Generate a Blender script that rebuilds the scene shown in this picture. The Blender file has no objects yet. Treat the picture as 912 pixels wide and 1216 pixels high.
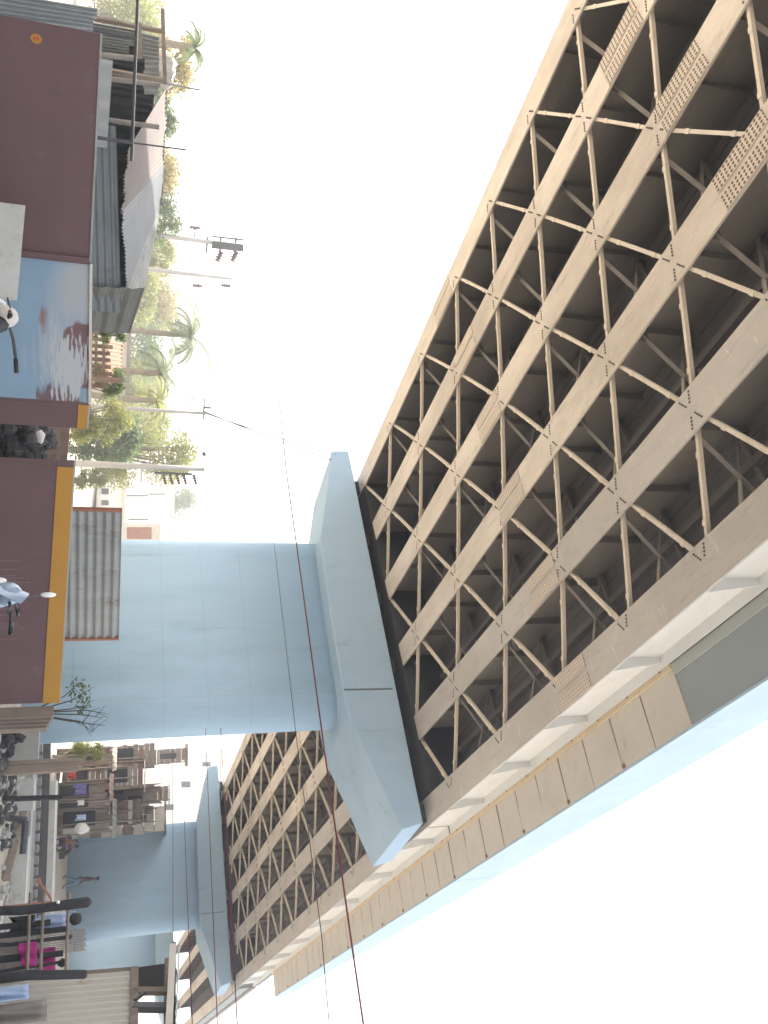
import bpy, math, random
import numpy as np
from mathutils import Vector, Matrix
random.seed(7)
S = bpy.context.scene
COL = S.collection
PI = math.pi

# ------------------------------------------------------------------ camera frame (calibrated on the girders and the piers)
FPX = 1050.0; CU, CV = 608.0, 456.0
def nrm(a): return a / np.linalg.norm(a)
_Y = nrm(np.array([(1339-CU)/FPX, (86-CV)/FPX, 1.0]))
_Z = nrm(np.array([(706-CU)/FPX, (3629-CV)/FPX, 1.0])); _Z = nrm(_Z - _Y*(_Z@_Y))
_X = np.cross(_Z, _Y)
if _X[0] < 0: _X = -_X
ROT = np.array([_X, _Y, _Z])
EYE = np.array([0, 0, 1.6])
def ray(x, y): return ROT @ np.array([(y-CU)/FPX, (x-CV)/FPX, 1.0])
def onY(x, y, Y): d = ray(x, y); return EYE + d*(Y/d[1])
def onX(x, y, X): d = ray(x, y); return EYE + d*(X/d[0])
def onZ(x, y, z): d = ray(x, y); return EYE + d*((z-1.6)/d[2])
def far(x, y, D): d = ray(x, y); return EYE + d*(D/math.hypot(d[0], d[1]))   # at D metres along the ground
def onV(x, y, p, q):                     # on the vertical plane through ground points p and q
    d = ray(x, y); n = np.array([q[1]-p[1], -(q[0]-p[0])])
    t = (n[0]*p[0]+n[1]*p[1]) / (n[0]*d[0]+n[1]*d[1]); return EYE + d*t

def ground_z(x, y):
    t = min(max((y-26)/34.0, 0), 1); z = 0.8*t*t*(3-2*t)
    # earth bank far to the left
    a = math.exp(-(((x+62)/22.0)**2 + ((y-52)/16.0)**2)); z += 5.0*a
    return z

# ------------------------------------------------------------------ mesh builder
class MB:
    def __init__(s): s.v = []; s.f = []; s.m = []; s.mi = 0
    def add(s, vs, fs):
        o = len(s.v); s.v += [tuple(map(float, p)) for p in vs]
        for f in fs: s.f.append(tuple(i+o for i in f)); s.m.append(s.mi)
    def box(s, x0, x1, y0, y1, z0, z1):
        s.add([(x0,y0,z0),(x1,y0,z0),(x1,y1,z0),(x0,y1,z0),(x0,y0,z1),(x1,y0,z1),(x1,y1,z1),(x0,y1,z1)],
              [(0,3,2,1),(4,5,6,7),(0,1,5,4),(1,2,6,5),(2,3,7,6),(3,0,4,7)])
    def beam(s, p, q, w, h, up=(0,0,1)):
        p = Vector(p); q = Vector(q); d = (q-p)
        if d.length < 1e-6: return
        d.normalize(); up = Vector(up); sd = d.cross(up)
        if sd.length < 1e-4: sd = d.cross(Vector((1,0,0)))
        sd.normalize(); u = sd.cross(d).normalized()
        vs = []
        for c in (p, q):
            for a, b in ((-1,-1),(1,-1),(1,1),(-1,1)): vs.append(c + sd*(a*w/2) + u*(b*h/2))
        s.add(vs, [(3,2,1,0),(4,5,6,7),(0,1,5,4),(1,2,6,5),(2,3,7,6),(3,0,4,7)])
    def angle(s, p, q, w, t, up=(0,0,1)):          # L-section steel angle
        p = Vector(p); q = Vector(q); d = (q-p).normalized(); u = Vector(up); sd = d.cross(u).normalized()
        s.beam(p, q, w, t, up)
        s.beam(p + sd*(w/2-t/2) + u*(w/2+t/2), q + sd*(w/2-t/2) + u*(w/2+t/2), t, w, up)
    def tube(s, pts, r, n=8, caps=True):
        pts = [Vector(p) for p in pts]; k = len(pts)
        rs = r if isinstance(r, (list, tuple)) else [r]*k
        o = len(s.v); ref = None
        for i, p in enumerate(pts):
            d = (pts[min(i+1,k-1)] - pts[max(i-1,0)]).normalized()
            if ref is None: ref = Vector((0,0,1)) if abs(d.z) < .9 else Vector((1,0,0))
            a = d.cross(ref).normalized(); b = a.cross(d).normalized(); ref = b
            for j in range(n):
                t = 2*PI*j/n; s.v.append(tuple(p + a*(rs[i]*math.cos(t)) + b*(rs[i]*math.sin(t))))
        for i in range(k-1):
            for j in range(n):
                s.f.append((o+i*n+j, o+i*n+(j+1)%n, o+(i+1)*n+(j+1)%n, o+(i+1)*n+j)); s.m.append(s.mi)
        if caps:
            s.f.append(tuple(o+j for j in reversed(range(n)))); s.m.append(s.mi)
            s.f.append(tuple(o+(k-1)*n+j for j in range(n))); s.m.append(s.mi)
    def prism(s, poly, vec):                        # polygon (3D points) extruded along vec
        n = len(poly); vec = Vector(vec)
        vs = [Vector(p) for p in poly]; vs += [p+vec for p in vs]
        s.add(vs, [tuple(range(n))[::-1], tuple(range(n, 2*n))] + [(i, (i+1)%n, n+(i+1)%n, n+i) for i in range(n)])
    def sheet(s, c00, c10, c11, c01, ribs, amp, along='u', th=.006, jag=0.0, seed=0, steps=6):
        # corrugated sheet between four corners; ribs run along u or v
        rnd = random.Random(seed)
        c00, c10, c11, c01 = [Vector(c) for c in (c00, c10, c11, c01)]
        nn = (c10-c00).cross(c01-c00).normalized()
        nu, nv = (steps, ribs*6) if along == 'u' else (ribs*6, steps)
        j0 = [rnd.uniform(0, jag) for _ in range(ribs+2)]; j1 = [rnd.uniform(0, jag) for _ in range(ribs+2)]
        top = []; bot = []
        for a in range(nu+1):
            for b in range(nv+1):
                u = a/nu; v = b/nv; t = v if along == 'u' else u
                k = int(t*ribs/3)*3 % (ribs+1)
                if along == 'u': uu = u + (1-u)*j0[k] - u*j1[k]; vv = v
                else: vv = v + (1-v)*j0[k] - v*j1[k]; uu = u
                p = (c00*(1-uu)+c10*uu)*(1-vv) + (c01*(1-uu)+c11*uu)*vv
                w = amp*math.sin(2*PI*t*ribs) + amp*.5*math.sin(5.1*t+seed) * math.sin(3.3*(u+v)+seed*2)
                top.append(p+nn*(w+th/2)); bot.append(p+nn*(w-th/2))
        N = len(top); W = nv+1; fs = []
        for a in range(nu):
            for b in range(nv):
                i = a*W+b; fs.append((i, i+W, i+W+1, i+1)); fs.append((N+i, N+i+1, N+i+W+1, N+i+W))
        per = [a*W for a in range(nu+1)] + [nu*W+b for b in range(1, nv+1)] + [a*W+nv for a in range(nu-1, -1, -1)] + [b for b in range(nv-1, 0, -1)]
        for i in range(len(per)):
            p, q = per[i], per[(i+1) % len(per)]; fs.append((p, N+p, N+q, q))
        s.add(top+bot, fs)
    def blob(s, c, r, seed=0, rough=.25, n=10, flat=1.0):
        rnd = random.Random(seed); o = len(s.v); rows = n//2+1
        ph = [rnd.uniform(0, 6.28) for _ in range(6)]
        for i in range(rows):
            th = PI*i/(rows-1)
            for j in range(n):
                a = 2*PI*j/n
                d = Vector((math.sin(th)*math.cos(a), math.sin(th)*math.sin(a), math.cos(th)))
                k = 1+rough*(math.sin(3*d.x+ph[0])*math.sin(3*d.y+ph[1])+.6*math.sin(6*d.z+ph[2]+4*d.x))
                rr = r if not isinstance(r, (tuple, list)) else None
                if rr: s.v.append((c[0]+d.x*rr*k, c[1]+d.y*rr*k, c[2]+d.z*rr*k*flat))
                else: s.v.append((c[0]+d.x*r[0]*k, c[1]+d.y*r[1]*k, c[2]+d.z*r[2]*k))
        for i in range(rows-1):
            for j in range(n):
                s.f.append((o+i*n+j, o+(i+1)*n+j, o+(i+1)*n+(j+1)%n, o+i*n+(j+1)%n)); s.m.append(s.mi)
    def build(s, name, mats, parent=None, smooth=False, origin=None):
        me = bpy.data.meshes.new(name)
        v = s.v
        if origin is not None: v = [(a-origin[0], b-origin[1], c-origin[2]) for a, b, c in v]
        me.from_pydata(v, [], s.f); 
        if not isinstance(mats, (list, tuple)): mats = [mats]
        for m in mats: me.materials.append(m)
        if len(mats) > 1: me.polygons.foreach_set('material_index', s.m)
        if smooth: me.polygons.foreach_set('use_smooth', [True]*len(me.polygons))
        me.update()
        o = bpy.data.objects.new(name, me); COL.objects.link(o)
        if origin is not None: o.location = origin
        if parent is not None:
            o.parent = parent; w = Vector((0,0,0)); a = parent
            while a is not None: w += a.location; a = a.parent
            o.location = Vector(o.location) - w
        return o

def tag(o, label=None, cat=None, group=None, kind=None):
    if label: o['label'] = label
    if cat: o['category'] = cat
    if group: o['group'] = group
    if kind: o['kind'] = kind
    return o
def thing(name, label, cat, loc=(0,0,0), group=None):
    o = bpy.data.objects.new(name, None); o.empty_display_size = .3; COL.objects.link(o); o.location = loc
    return tag(o, label, cat, group)
def single(mb, name, mat, label, cat, origin, group=None, smooth=False):
    return tag(mb.build(name, mat, None, smooth, origin=tuple(map(float, origin))), label, cat, group)
def copy_tree(o, parent=None):
    c = o.copy(); COL.objects.link(c)
    if parent is not None: c.parent = parent
    for ch in o.children: copy_tree(ch, c)
    return c

# ------------------------------------------------------------------ materials
def mat(name, base, rough=.7, var=.12, scale=3.0, stain=None, stain_amt=0.0, stain_scale=1.2, stretch=(1,1,1), metal=0.0, bump=.15, bump_scale=40, spec=.3, seam=None, trans=0.0):
    m = bpy.data.materials.new(name); m.use_nodes = True; nt = m.node_tree; N = nt.nodes; L = nt.links
    b = N['Principled BSDF']; b.inputs['Roughness'].default_value = rough; b.inputs['Metallic'].default_value = metal
    b.inputs['Specular IOR Level'].default_value = spec
    tc = N.new('ShaderNodeTexCoord'); mp = N.new('ShaderNodeMapping'); mp.inputs['Scale'].default_value = stretch
    L.new(tc.outputs['Object'], mp.inputs['Vector'])
    nz = N.new('ShaderNodeTexNoise'); nz.inputs['Scale'].default_value = scale; nz.inputs['Detail'].default_value = 6; nz.inputs['Roughness'].default_value = .65
    L.new(mp.outputs[0], nz.inputs['Vector'])
    rp = N.new('ShaderNodeValToRGB'); L.new(nz.outputs['Fac'], rp.inputs[0])
    rp.color_ramp.elements[0].position = .25; rp.color_ramp.elements[1].position = .75
    rp.color_ramp.elements[0].color = [max(c*(1-var), 0) for c in base]+[1]
    rp.color_ramp.elements[1].color = [min(c*(1+var), 1) for c in base]+[1]
    out = rp.outputs[0]
    if stain is not None:
        n2 = N.new('ShaderNodeTexNoise'); n2.inputs['Scale'].default_value = stain_scale; n2.inputs['Detail'].default_value = 8; n2.inputs['Roughness'].default_value = .7
        L.new(mp.outputs[0], n2.inputs['Vector'])
        r2 = N.new('ShaderNodeValToRGB'); L.new(n2.outputs['Fac'], r2.inputs[0])
        r2.color_ramp.elements[0].position = 1-stain_amt-.12 if stain_amt < .85 else .05; r2.color_ramp.elements[1].position = min(1-stain_amt+.12, 1)
        mx = N.new('ShaderNodeMix'); mx.data_type = 'RGBA'
        L.new(r2.outputs[0], mx.inputs['Factor']); L.new(out, mx.inputs['A']); mx.inputs['B'].default_value = list(stain)+[1]
        out = mx.outputs['Result']
    if seam is not None:                              # faint formwork joints: (board width, course height, darkness, bumpiness)
        sx, sz, dk = seam
        sep = N.new('ShaderNodeSeparateXYZ'); L.new(tc.outputs['Object'], sep.inputs[0])
        acc = None
        for ax, step in (('X', sx), ('Z', sz)):
            dv = N.new('ShaderNodeMath'); dv.operation = 'DIVIDE'; L.new(sep.outputs[ax], dv.inputs[0]); dv.inputs[1].default_value = step
            fr = N.new('ShaderNodeMath'); fr.operation = 'FRACT'; L.new(dv.outputs[0], fr.inputs[0])
            cp = N.new('ShaderNodeMath'); cp.operation = 'LESS_THAN'; L.new(fr.outputs[0], cp.inputs[0]); cp.inputs[1].default_value = .03/step
            if acc is None: acc = cp
            else:
                mxx = N.new('ShaderNodeMath'); mxx.operation = 'MAXIMUM'; L.new(acc.outputs[0], mxx.inputs[0]); L.new(cp.outputs[0], mxx.inputs[1]); acc = mxx
        n3 = N.new('ShaderNodeTexNoise'); n3.inputs['Scale'].default_value = .9; L.new(tc.outputs['Object'], n3.inputs['Vector'])
        ml = N.new('ShaderNodeMath'); ml.operation = 'MULTIPLY'; L.new(acc.outputs[0], ml.inputs[0]); L.new(n3.outputs['Fac'], ml.inputs[1])
        m2 = N.new('ShaderNodeMath'); m2.operation = 'MULTIPLY'; L.new(ml.outputs[0], m2.inputs[0]); m2.inputs[1].default_value = dk*2
        mx = N.new('ShaderNodeMix'); mx.data_type = 'RGBA'; L.new(m2.outputs[0], mx.inputs['Factor']); L.new(out, mx.inputs['A'])
        mx.inputs['B'].default_value = [c*.45 for c in base]+[1]; out = mx.outputs['Result']
    L.new(out, b.inputs['Base Color'])
    if bump > 0:
        n4 = N.new('ShaderNodeTexNoise'); n4.inputs['Scale'].default_value = bump_scale; n4.inputs['Detail'].default_value = 4
        L.new(mp.outputs[0], n4.inputs['Vector'])
        bp = N.new('ShaderNodeBump'); bp.inputs['Strength'].default_value = bump; bp.inputs['Distance'].default_value = .02
        L.new(n4.outputs['Fac'], bp.inputs['Height']); L.new(bp.outputs[0], b.inputs['Normal'])
    if trans > 0:
        tr = N.new('ShaderNodeBsdfTranslucent'); L.new(out, tr.inputs['Color'])
        ms = N.new('ShaderNodeMixShader'); ms.inputs[0].default_value = trans
        L.new(b.outputs[0], ms.inputs[1]); L.new(tr.outputs[0], ms.inputs[2]); L.new(ms.outputs[0], N['Material Output'].inputs['Surface'])
    return m

M = {}
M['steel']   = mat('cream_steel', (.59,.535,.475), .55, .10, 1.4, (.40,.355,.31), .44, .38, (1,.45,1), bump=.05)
M['dim_steel']  = mat('dim_cream_steel', (.46,.435,.41), .55, .09, 1.4, (.37,.345,.325), .44, .38, (1,.45,1), bump=.05)  # greyer copy of the cream steel; weaker ground bounce put into its colour
M['end_shade']   = mat('painted_end_shade', (.035,.037,.043), .9, .3, 2)  # near-black tone standing in for shade above the pier caps
M['brace']   = mat('cream_angle_steel', (.58,.52,.44), .55, .12, 2.5, (.32,.2,.12), .22, 3.0, bump=.05)
M['darksteel'] = mat('dark_web_steel', (.205,.19,.178), .65, .2, 1.0, (.28,.235,.195), .36, 1.6, (1,.4,1), bump=.05)  # darker tone for webs, stiffeners and end diaphragms
M['frame']   = mat('grey_inner_steel', (.26,.235,.215), .6, .15, 2, bump=.05)
M['bolt']    = mat('dark_bolt', (.10,.075,.06), .6, .3, 30, bump=0)
M['plate']   = mat('splice_steel', (.50,.43,.34), .55, .1, 6, (.3,.2,.13), .25, 5, bump=.05)
M['deck']    = mat('deck_concrete', (.205,.19,.18), .85, .15, 2, (.08,.075,.07), .3, .8)
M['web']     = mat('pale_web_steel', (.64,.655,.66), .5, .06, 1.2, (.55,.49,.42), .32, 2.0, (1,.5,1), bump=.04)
M['greylip'] = mat('grey_green_edge', (.36,.39,.37), .6, .06, 2)
M['panel']   = mat('beige_panel', (.53,.495,.445), .6, .08, 1.0, (.43,.37,.31), .33, 1.5, (1,.8,.5), bump=.06)
M['panel2']  = mat('grey_panel', (.27,.305,.32), .6, .06, .8, (.17,.19,.2), .3, .9, bump=.05)
M['rust']    = mat('rust_streak', (.22,.10,.045), .85, .4, 9, bump=.1)
M['lip']     = mat('cream_lip', (.60,.49,.34), .6, .1, 3, (.35,.18,.08), .24, 4, bump=.05)
M['parapet'] = mat('pale_blue_parapet', (.38,.51,.62), .7, .08, 1, (.28,.40,.5), .3, 1.5, bump=.05)
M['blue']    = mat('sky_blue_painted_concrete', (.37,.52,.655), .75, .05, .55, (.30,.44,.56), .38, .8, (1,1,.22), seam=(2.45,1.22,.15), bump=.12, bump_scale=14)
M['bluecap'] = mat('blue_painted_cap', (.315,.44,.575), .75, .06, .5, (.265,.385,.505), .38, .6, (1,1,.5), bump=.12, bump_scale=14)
M['seal']    = mat('dark_joint', (.10,.13,.15), .8, .1, 5, bump=0)
M['rubber']  = mat('bearing_rubber', (.03,.03,.03), .8, .2, 8, bump=0)
M['maroon']  = mat('maroon_paint', (.125,.072,.078), .5, .10, 1.4, (.155,.11,.11), .3, 2.2, bump=.1, bump_scale=9)
M['yellow']  = mat('ochre_yellow_paint', (.42,.215,.035), .6, .08, 2, (.34,.2,.06), .28, 3)
M['grey']    = mat('weathered_grey_tin', (.30,.31,.30), .55, .2, 2.2, (.13,.12,.11), .34, 3.0, (1,1,.3), metal=.15, bump=.05)
M['bluetin'] = mat('blue_grey_tin', (.21,.235,.25), .5, .15, 2, (.12,.13,.14), .3, 2, metal=.2, bump=.05)
M['paletin'] = mat('pale_grey_tin', (.36,.39,.40), .45, .08, 2, (.25,.24,.22), .25, 2, metal=.2, bump=.03)
M['pinktin'] = mat('pinkish_sheet', (.205,.18,.172), .75, .12, 3, (.15,.12,.11), .3, 3)
M['rooftin'] = mat('sunbleached_roof_tin', (.175,.19,.2), .5, .12, 2, (.12,.115,.11), .3, 2)
M['scratch'] = mat('scratched_paint', (.20,.14,.145), .7, .1, 3)
M['asphalt'] = mat('asphalt', (.055,.055,.056), .9, .2, 8, bump=.4, bump_scale=60)
M['darktin'] = mat('dark_olive_tin', (.19,.19,.175), .6, .2, 3, (.09,.08,.075), .35, 3, metal=.1)
M['creamtin']= mat('cream_tin', (.56,.535,.475), .5, .07, 1.5, (.42,.36,.28), .24, 3, bump=.03)
M['wood']    = mat('grey_timber', (.25,.205,.17), .85, .3, 6, (.09,.07,.06), .35, 5, (1,1,.2))
M['brown']   = mat('brown_board', (.22,.155,.115), .85, .35, 4, (.07,.05,.045), .35, 3, (1,1,.25))
M['greyboard'] = mat('grey_board', (.26,.235,.215), .85, .25, 4, (.12,.10,.09), .35, 3, (.3,1,1))
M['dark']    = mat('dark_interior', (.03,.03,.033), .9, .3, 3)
M['black']   = mat('charred_post', (.035,.035,.04), .8, .4, 14, (.08,.075,.07), .3, 8)
M['white']   = mat('white_wall', (.78,.77,.74), .8, .05, 1, (.6,.58,.53), .25, 1)
M['offwhite']= mat('dirty_white_wall', (.58,.55,.50), .85, .12, 2, (.36,.31,.27), .33, 1.5)
M['terra']   = mat('terracotta', (.30,.13,.08), .8, .2, 5)
M['glass']   = mat('dark_window', (.05,.055,.06), .15, .1, 2, bump=0, spec=.6)
M['conc']    = mat('grey_concrete', (.34,.34,.325), .9, .15, 2, (.2,.19,.175), .3, 2)
M['palecon'] = mat('pale_concrete', (.46,.46,.44), .9, .12, 2, (.28,.27,.25), .3, 2.5)
M['pole']    = mat('concrete_pole', (.42,.40,.38), .85, .1, 3)
M['metal']   = mat('dark_metal', (.07,.075,.085), .45, .2, 8, metal=.4, bump=0)
M['ceramic'] = mat('brown_insulator', (.10,.06,.05), .25, .2, 6, bump=0)
M['pinkcloth'] = mat('magenta_cloth', (.50,.05,.26), .9, .2, 6)
M['bluecloth'] = mat('pale_blue_cloth', (.40,.50,.68), .9, .15, 6)
M['purple']  = mat('violet_cloth', (.13,.11,.28), .9, .2, 6)
M['red']     = mat('red_cloth', (.48,.05,.05), .8, .2, 6)
M['redwire'] = mat('dark_red_cable', (.13,.018,.032), .5, .1, 4, bump=0)
M['wire']    = mat('dark_cable', (.05,.045,.06), .6, .1, 4, bump=0)
M['skin']    = mat('brown_skin', (.20,.105,.065), .6, .1, 6, bump=0)
M['hair']    = mat('black_hair', (.012,.011,.011), .6, .1, 6, bump=0)
M['shirt']   = mat('charcoal_shirt', (.045,.045,.055), .9, .2, 9)
M['jeans']   = mat('blue_jeans', (.13,.20,.30), .9, .2, 9)
M['violetdress'] = mat('dark_violet_clothes', (.06,.045,.10), .9, .3, 6)
M['scooterblue'] = mat('grey_blue_visor', (.26,.33,.43), .25, .06, 3, bump=0, spec=.6)
M['mirror']  = mat('white_mirror_back', (.82,.82,.80), .3, .03, 3, bump=0)
M['blackplastic'] = mat('black_plastic', (.02,.02,.022), .4, .1, 5, bump=0)
M['leaf1']   = mat('yellow_green_leaf', (.24,.25,.085), .6, .35, 1.2, trans=.45, bump=0)
M['leaf2']   = mat('mid_green_leaf', (.13,.18,.07), .6, .35, 1.2, trans=.4, bump=0)
M['leaf3']   = mat('grey_green_leaf', (.16,.19,.10), .6, .3, 1.2, trans=.4, bump=0)
M['straw']   = mat('dry_straw_leaf', (.32,.27,.11), .7, .3, 1.2, trans=.4, bump=0)
M['bark']    = mat('bark', (.24,.21,.165), .9, .3, 8)
M['twig']    = mat('dark_twig', (.06,.05,.045), .9, .3, 8)
M['steelrail'] = mat('rail_steel', (.10,.095,.095), .5, .2, 10, metal=.3)
M['sleeper'] = mat('concrete_sleeper', (.28,.27,.26), .9, .15, 5)
M['rubble']  = mat('dark_rubble', (.07,.07,.072), .95, .6, 7, (.13,.12,.11), .38, 6, bump=.6, bump_scale=12)

def specks(m, col, scale, lo, hi, stretch=(1,1,1)):
    nt = m.node_tree; N = nt.nodes; L = nt.links; b = N['Principled BSDF']; src = b.inputs['Base Color'].links[0].from_socket
    tc = [n for n in N if n.type == 'TEX_COORD'][0]; mp = N.new('ShaderNodeMapping'); mp.inputs['Scale'].default_value = stretch; L.new(tc.outputs['Object'], mp.inputs[0])
    nz = N.new('ShaderNodeTexNoise'); nz.inputs['Scale'].default_value = scale; nz.inputs['Detail'].default_value = 9; nz.inputs['Roughness'].default_value = .75; L.new(mp.outputs[0], nz.inputs['Vector'])
    mr = N.new('ShaderNodeMapRange'); L.new(nz.outputs['Fac'], mr.inputs['Value']); mr.inputs['From Min'].default_value = lo; mr.inputs['From Max'].default_value = hi
    mx = N.new('ShaderNodeMix'); mx.data_type = 'RGBA'; L.new(mr.outputs[0], mx.inputs['Factor']); L.new(src, mx.inputs['A']); mx.inputs['B'].default_value = list(col)+[1]
    L.new(mx.outputs['Result'], b.inputs['Base Color'])
for k_ in ('steel', 'dim_steel'):
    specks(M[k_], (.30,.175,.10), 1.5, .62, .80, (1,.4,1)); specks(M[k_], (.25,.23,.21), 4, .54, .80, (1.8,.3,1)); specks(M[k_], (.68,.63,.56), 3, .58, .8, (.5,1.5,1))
specks(M['panel'], (.26,.15,.09), 3.0, .62, .80, (.5,2,1)); specks(M['web'], (.45,.33,.22), 2.5, .64, .8, (1,.6,1.5)); specks(M['lip'], (.25,.11,.05), 5, .60, .74)
specks(M['blue'], (.20,.28,.33), 1.1, .60, .80, (1.6,1,.16)); specks(M['bluecap'], (.19,.27,.31), 1.3, .58, .80, (1.4,1,.3)); specks(M['blue'], (.46,.56,.62), .9, .60, .85, (1,1,.5))
specks(M['maroon'], (.20,.155,.14), 2.6, .58, .78, (1,1,.7)); specks(M['maroon'], (.07,.045,.045), 5, .62, .75)
specks(M['yellow'], (.22,.14,.06), 5, .60, .75, (1,1,.5)); specks(M['grey'], (.17,.085,.05), 3, .58, .72, (1,1,.5)); specks(M['bluetin'], (.15,.09,.06), 3, .60, .74); specks(M['creamtin'], (.30,.19,.11), 3, .62, .76, (1,1,.35)); specks(M['palecon'], (.24,.22,.19), 3, .52, .75); specks(M['pinktin'], (.10,.055,.04), 4, .60, .72)
specks(M['rooftin'], (.12,.075,.05), 3, .62, .75)
def bolt_plate(name='bolted_splice_steel', dot=(.10,.065,.045)):
    m = mat(name, (.53,.47,.405), .55, .1, 6, (.38,.27,.2), .25, 5, bump=.05)
    nt = m.node_tree; N = nt.nodes; L = nt.links; b = N['Principled BSDF']; src = b.inputs['Base Color'].links[0].from_socket
    tc = [n for n in N if n.type == 'TEX_COORD'][0]; sep = N.new('ShaderNodeSeparateXYZ'); L.new(tc.outputs['Object'], sep.inputs[0]); ds = []
    ab = N.new('ShaderNodeMath'); ab.operation = 'ABSOLUTE'; L.new(sep.outputs['X'], ab.inputs[0])
    for sock, off, st in ((ab.outputs[0], -.05, .0725), (sep.outputs['Y'], 5.0, .0865)):
        a = N.new('ShaderNodeMath'); a.operation = 'ADD'; L.new(sock, a.inputs[0]); a.inputs[1].default_value = off
        d = N.new('ShaderNodeMath'); d.operation = 'DIVIDE'; L.new(a.outputs[0], d.inputs[0]); d.inputs[1].default_value = st
        f = N.new('ShaderNodeMath'); f.operation = 'FRACT'; L.new(d.outputs[0], f.inputs[0])
        g = N.new('ShaderNodeMath'); g.operation = 'SUBTRACT'; L.new(f.outputs[0], g.inputs[0]); g.inputs[1].default_value = .5
        p = N.new('ShaderNodeMath'); p.operation = 'MULTIPLY'; L.new(g.outputs[0], p.inputs[0]); p.inputs[1].default_value = st; ds.append(p)
    cv = N.new('ShaderNodeCombineXYZ'); L.new(ds[0].outputs[0], cv.inputs[0]); L.new(ds[1].outputs[0], cv.inputs[1])
    ln = N.new('ShaderNodeVectorMath'); ln.operation = 'LENGTH'; L.new(cv.outputs[0], ln.inputs[0])
    mr = N.new('ShaderNodeMapRange'); L.new(ln.outputs['Value'], mr.inputs['Value']); mr.inputs['From Min'].default_value = .029; mr.inputs['From Max'].default_value = .023
    mx = N.new('ShaderNodeMix'); mx.data_type = 'RGBA'; L.new(mr.outputs[0], mx.inputs['Factor']); L.new(src, mx.inputs['A']); mx.inputs['B'].default_value = list(dot)+[1]
    L.new(mx.outputs['Result'], b.inputs['Base Color']); return m
M['boltplate'] = bolt_plate(); M['boltplate2'] = bolt_plate('painted_splice_steel', (.34,.29,.25))

# peeling blue board
def peel_mat():
    m = mat('peeling_blue_paint', (.22,.325,.43), .5, .10, 1.6, bump=.1, bump_scale=12)
    nt = m.node_tree; N = nt.nodes; L = nt.links; b = N['Principled BSDF']
    src = b.inputs['Base Color'].links[0].from_socket
    tc = N['Texture Coordinate'] if 'Texture Coordinate' in N else [n for n in N if n.type == 'TEX_COORD'][0]
    def mask(loc, scl, sh, nscale, thr, stretch, soft=.05):
        # a torn patch: distance to a spot on the board, broken up by noise
        mp = N.new('ShaderNodeMapping'); mp.inputs['Location'].default_value = [-loc[i]*scl[i] for i in range(3)]; mp.inputs['Scale'].default_value = scl
        L.new(tc.outputs['Object'], mp.inputs[0])
        ln = N.new('ShaderNodeVectorMath'); ln.operation = 'LENGTH'; L.new(mp.outputs[0], ln.inputs[0])
        mp2 = N.new('ShaderNodeMapping'); mp2.inputs['Scale'].default_value = stretch; L.new(tc.outputs['Object'], mp2.inputs[0])
        nz = N.new('ShaderNodeTexNoise'); nz.inputs['Scale'].default_value = nscale; nz.inputs['Detail'].default_value = 7; L.new(mp2.outputs[0], nz.inputs['Vector'])
        a = N.new('ShaderNodeMath'); a.operation = 'MULTIPLY_ADD'; L.new(nz.outputs['Fac'], a.inputs[0]); a.inputs[1].default_value = -sh; L.new(ln.outputs['Value'], a.inputs[2])
        c = N.new('ShaderNodeMapRange'); L.new(a.outputs[0], c.inputs['Value']); c.inputs['From Min'].default_value = thr+soft; c.inputs['From Max'].default_value = thr-soft
        return c.outputs[0]
    def over(src, fac, col):
        mx = N.new('ShaderNodeMix'); mx.data_type = 'RGBA'; L.new(fac, mx.inputs['Factor']); L.new(src, mx.inputs['A']); mx.inputs['B'].default_value = list(col)+[1]
        return mx.outputs['Result']
    # object space: x runs along the board from its left end (0 .. 2.2 m), z is height
    s1 = over(src, mask((.35,0,1.40), (1.5,0,2.6), 1.1, 2.5, .12, (1,1,1), .3), (.36,.385,.41))
    s2 = over(s1, mask((1.0,0,1.15), (1.3,0,2.4), 1.7, 4.0, -.40, (.3,1,4), .22), (.34,.385,.43))
    s3 = over(s2, mask((1.12,0,1.46), (2.2,0,3.4), 1.1, 3.0, .42, (1,1,1)), (.155,.085,.09))
    s4 = over(s3, mask((1.75,0,1.2), (2.2,0,2.6), 1.7, 5.0, -.2, (.5,1,2), .1), (.14,.09,.10))
    s5 = over(s4, mask((2.2,0,.55), (3.2,0,.9), 1.2, 3.0, .15, (1,1,1), .3), (.13,.09,.10))
    s5 = over(s5, mask((1.3,0,1.3), (1.2,0,2.0), 2.0, 9.0, -.55, (.4,1,3.5), .06), (.42,.44,.46))
    s6 = over(s5, mask((.72,0,.98), (2.6,0,7), 1.3, 5.0, -.34, (.6,1,1.6), .12), (.24,.15,.11))
    L.new(s6, b.inputs['Base Color']); return m
M['peel'] = peel_mat()

def ground_mat():
    m = mat('dusty_ground', (.42,.37,.30), .95, .2, .5, (.28,.24,.20), .38, .8, bump=.5, bump_scale=6)
    return m
M['ground'] = ground_mat()
M['ballast'] = mat('track_ballast', (.20,.19,.18), .95, .4, 9, (.3,.28,.26), .4, 14, bump=.8, bump_scale=14)
M['sand'] = mat('dry_grass_bank', (.42,.36,.19), .95, .25, .6, (.26,.26,.10), .38, 1.0, bump=.5, bump_scale=4)
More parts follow.
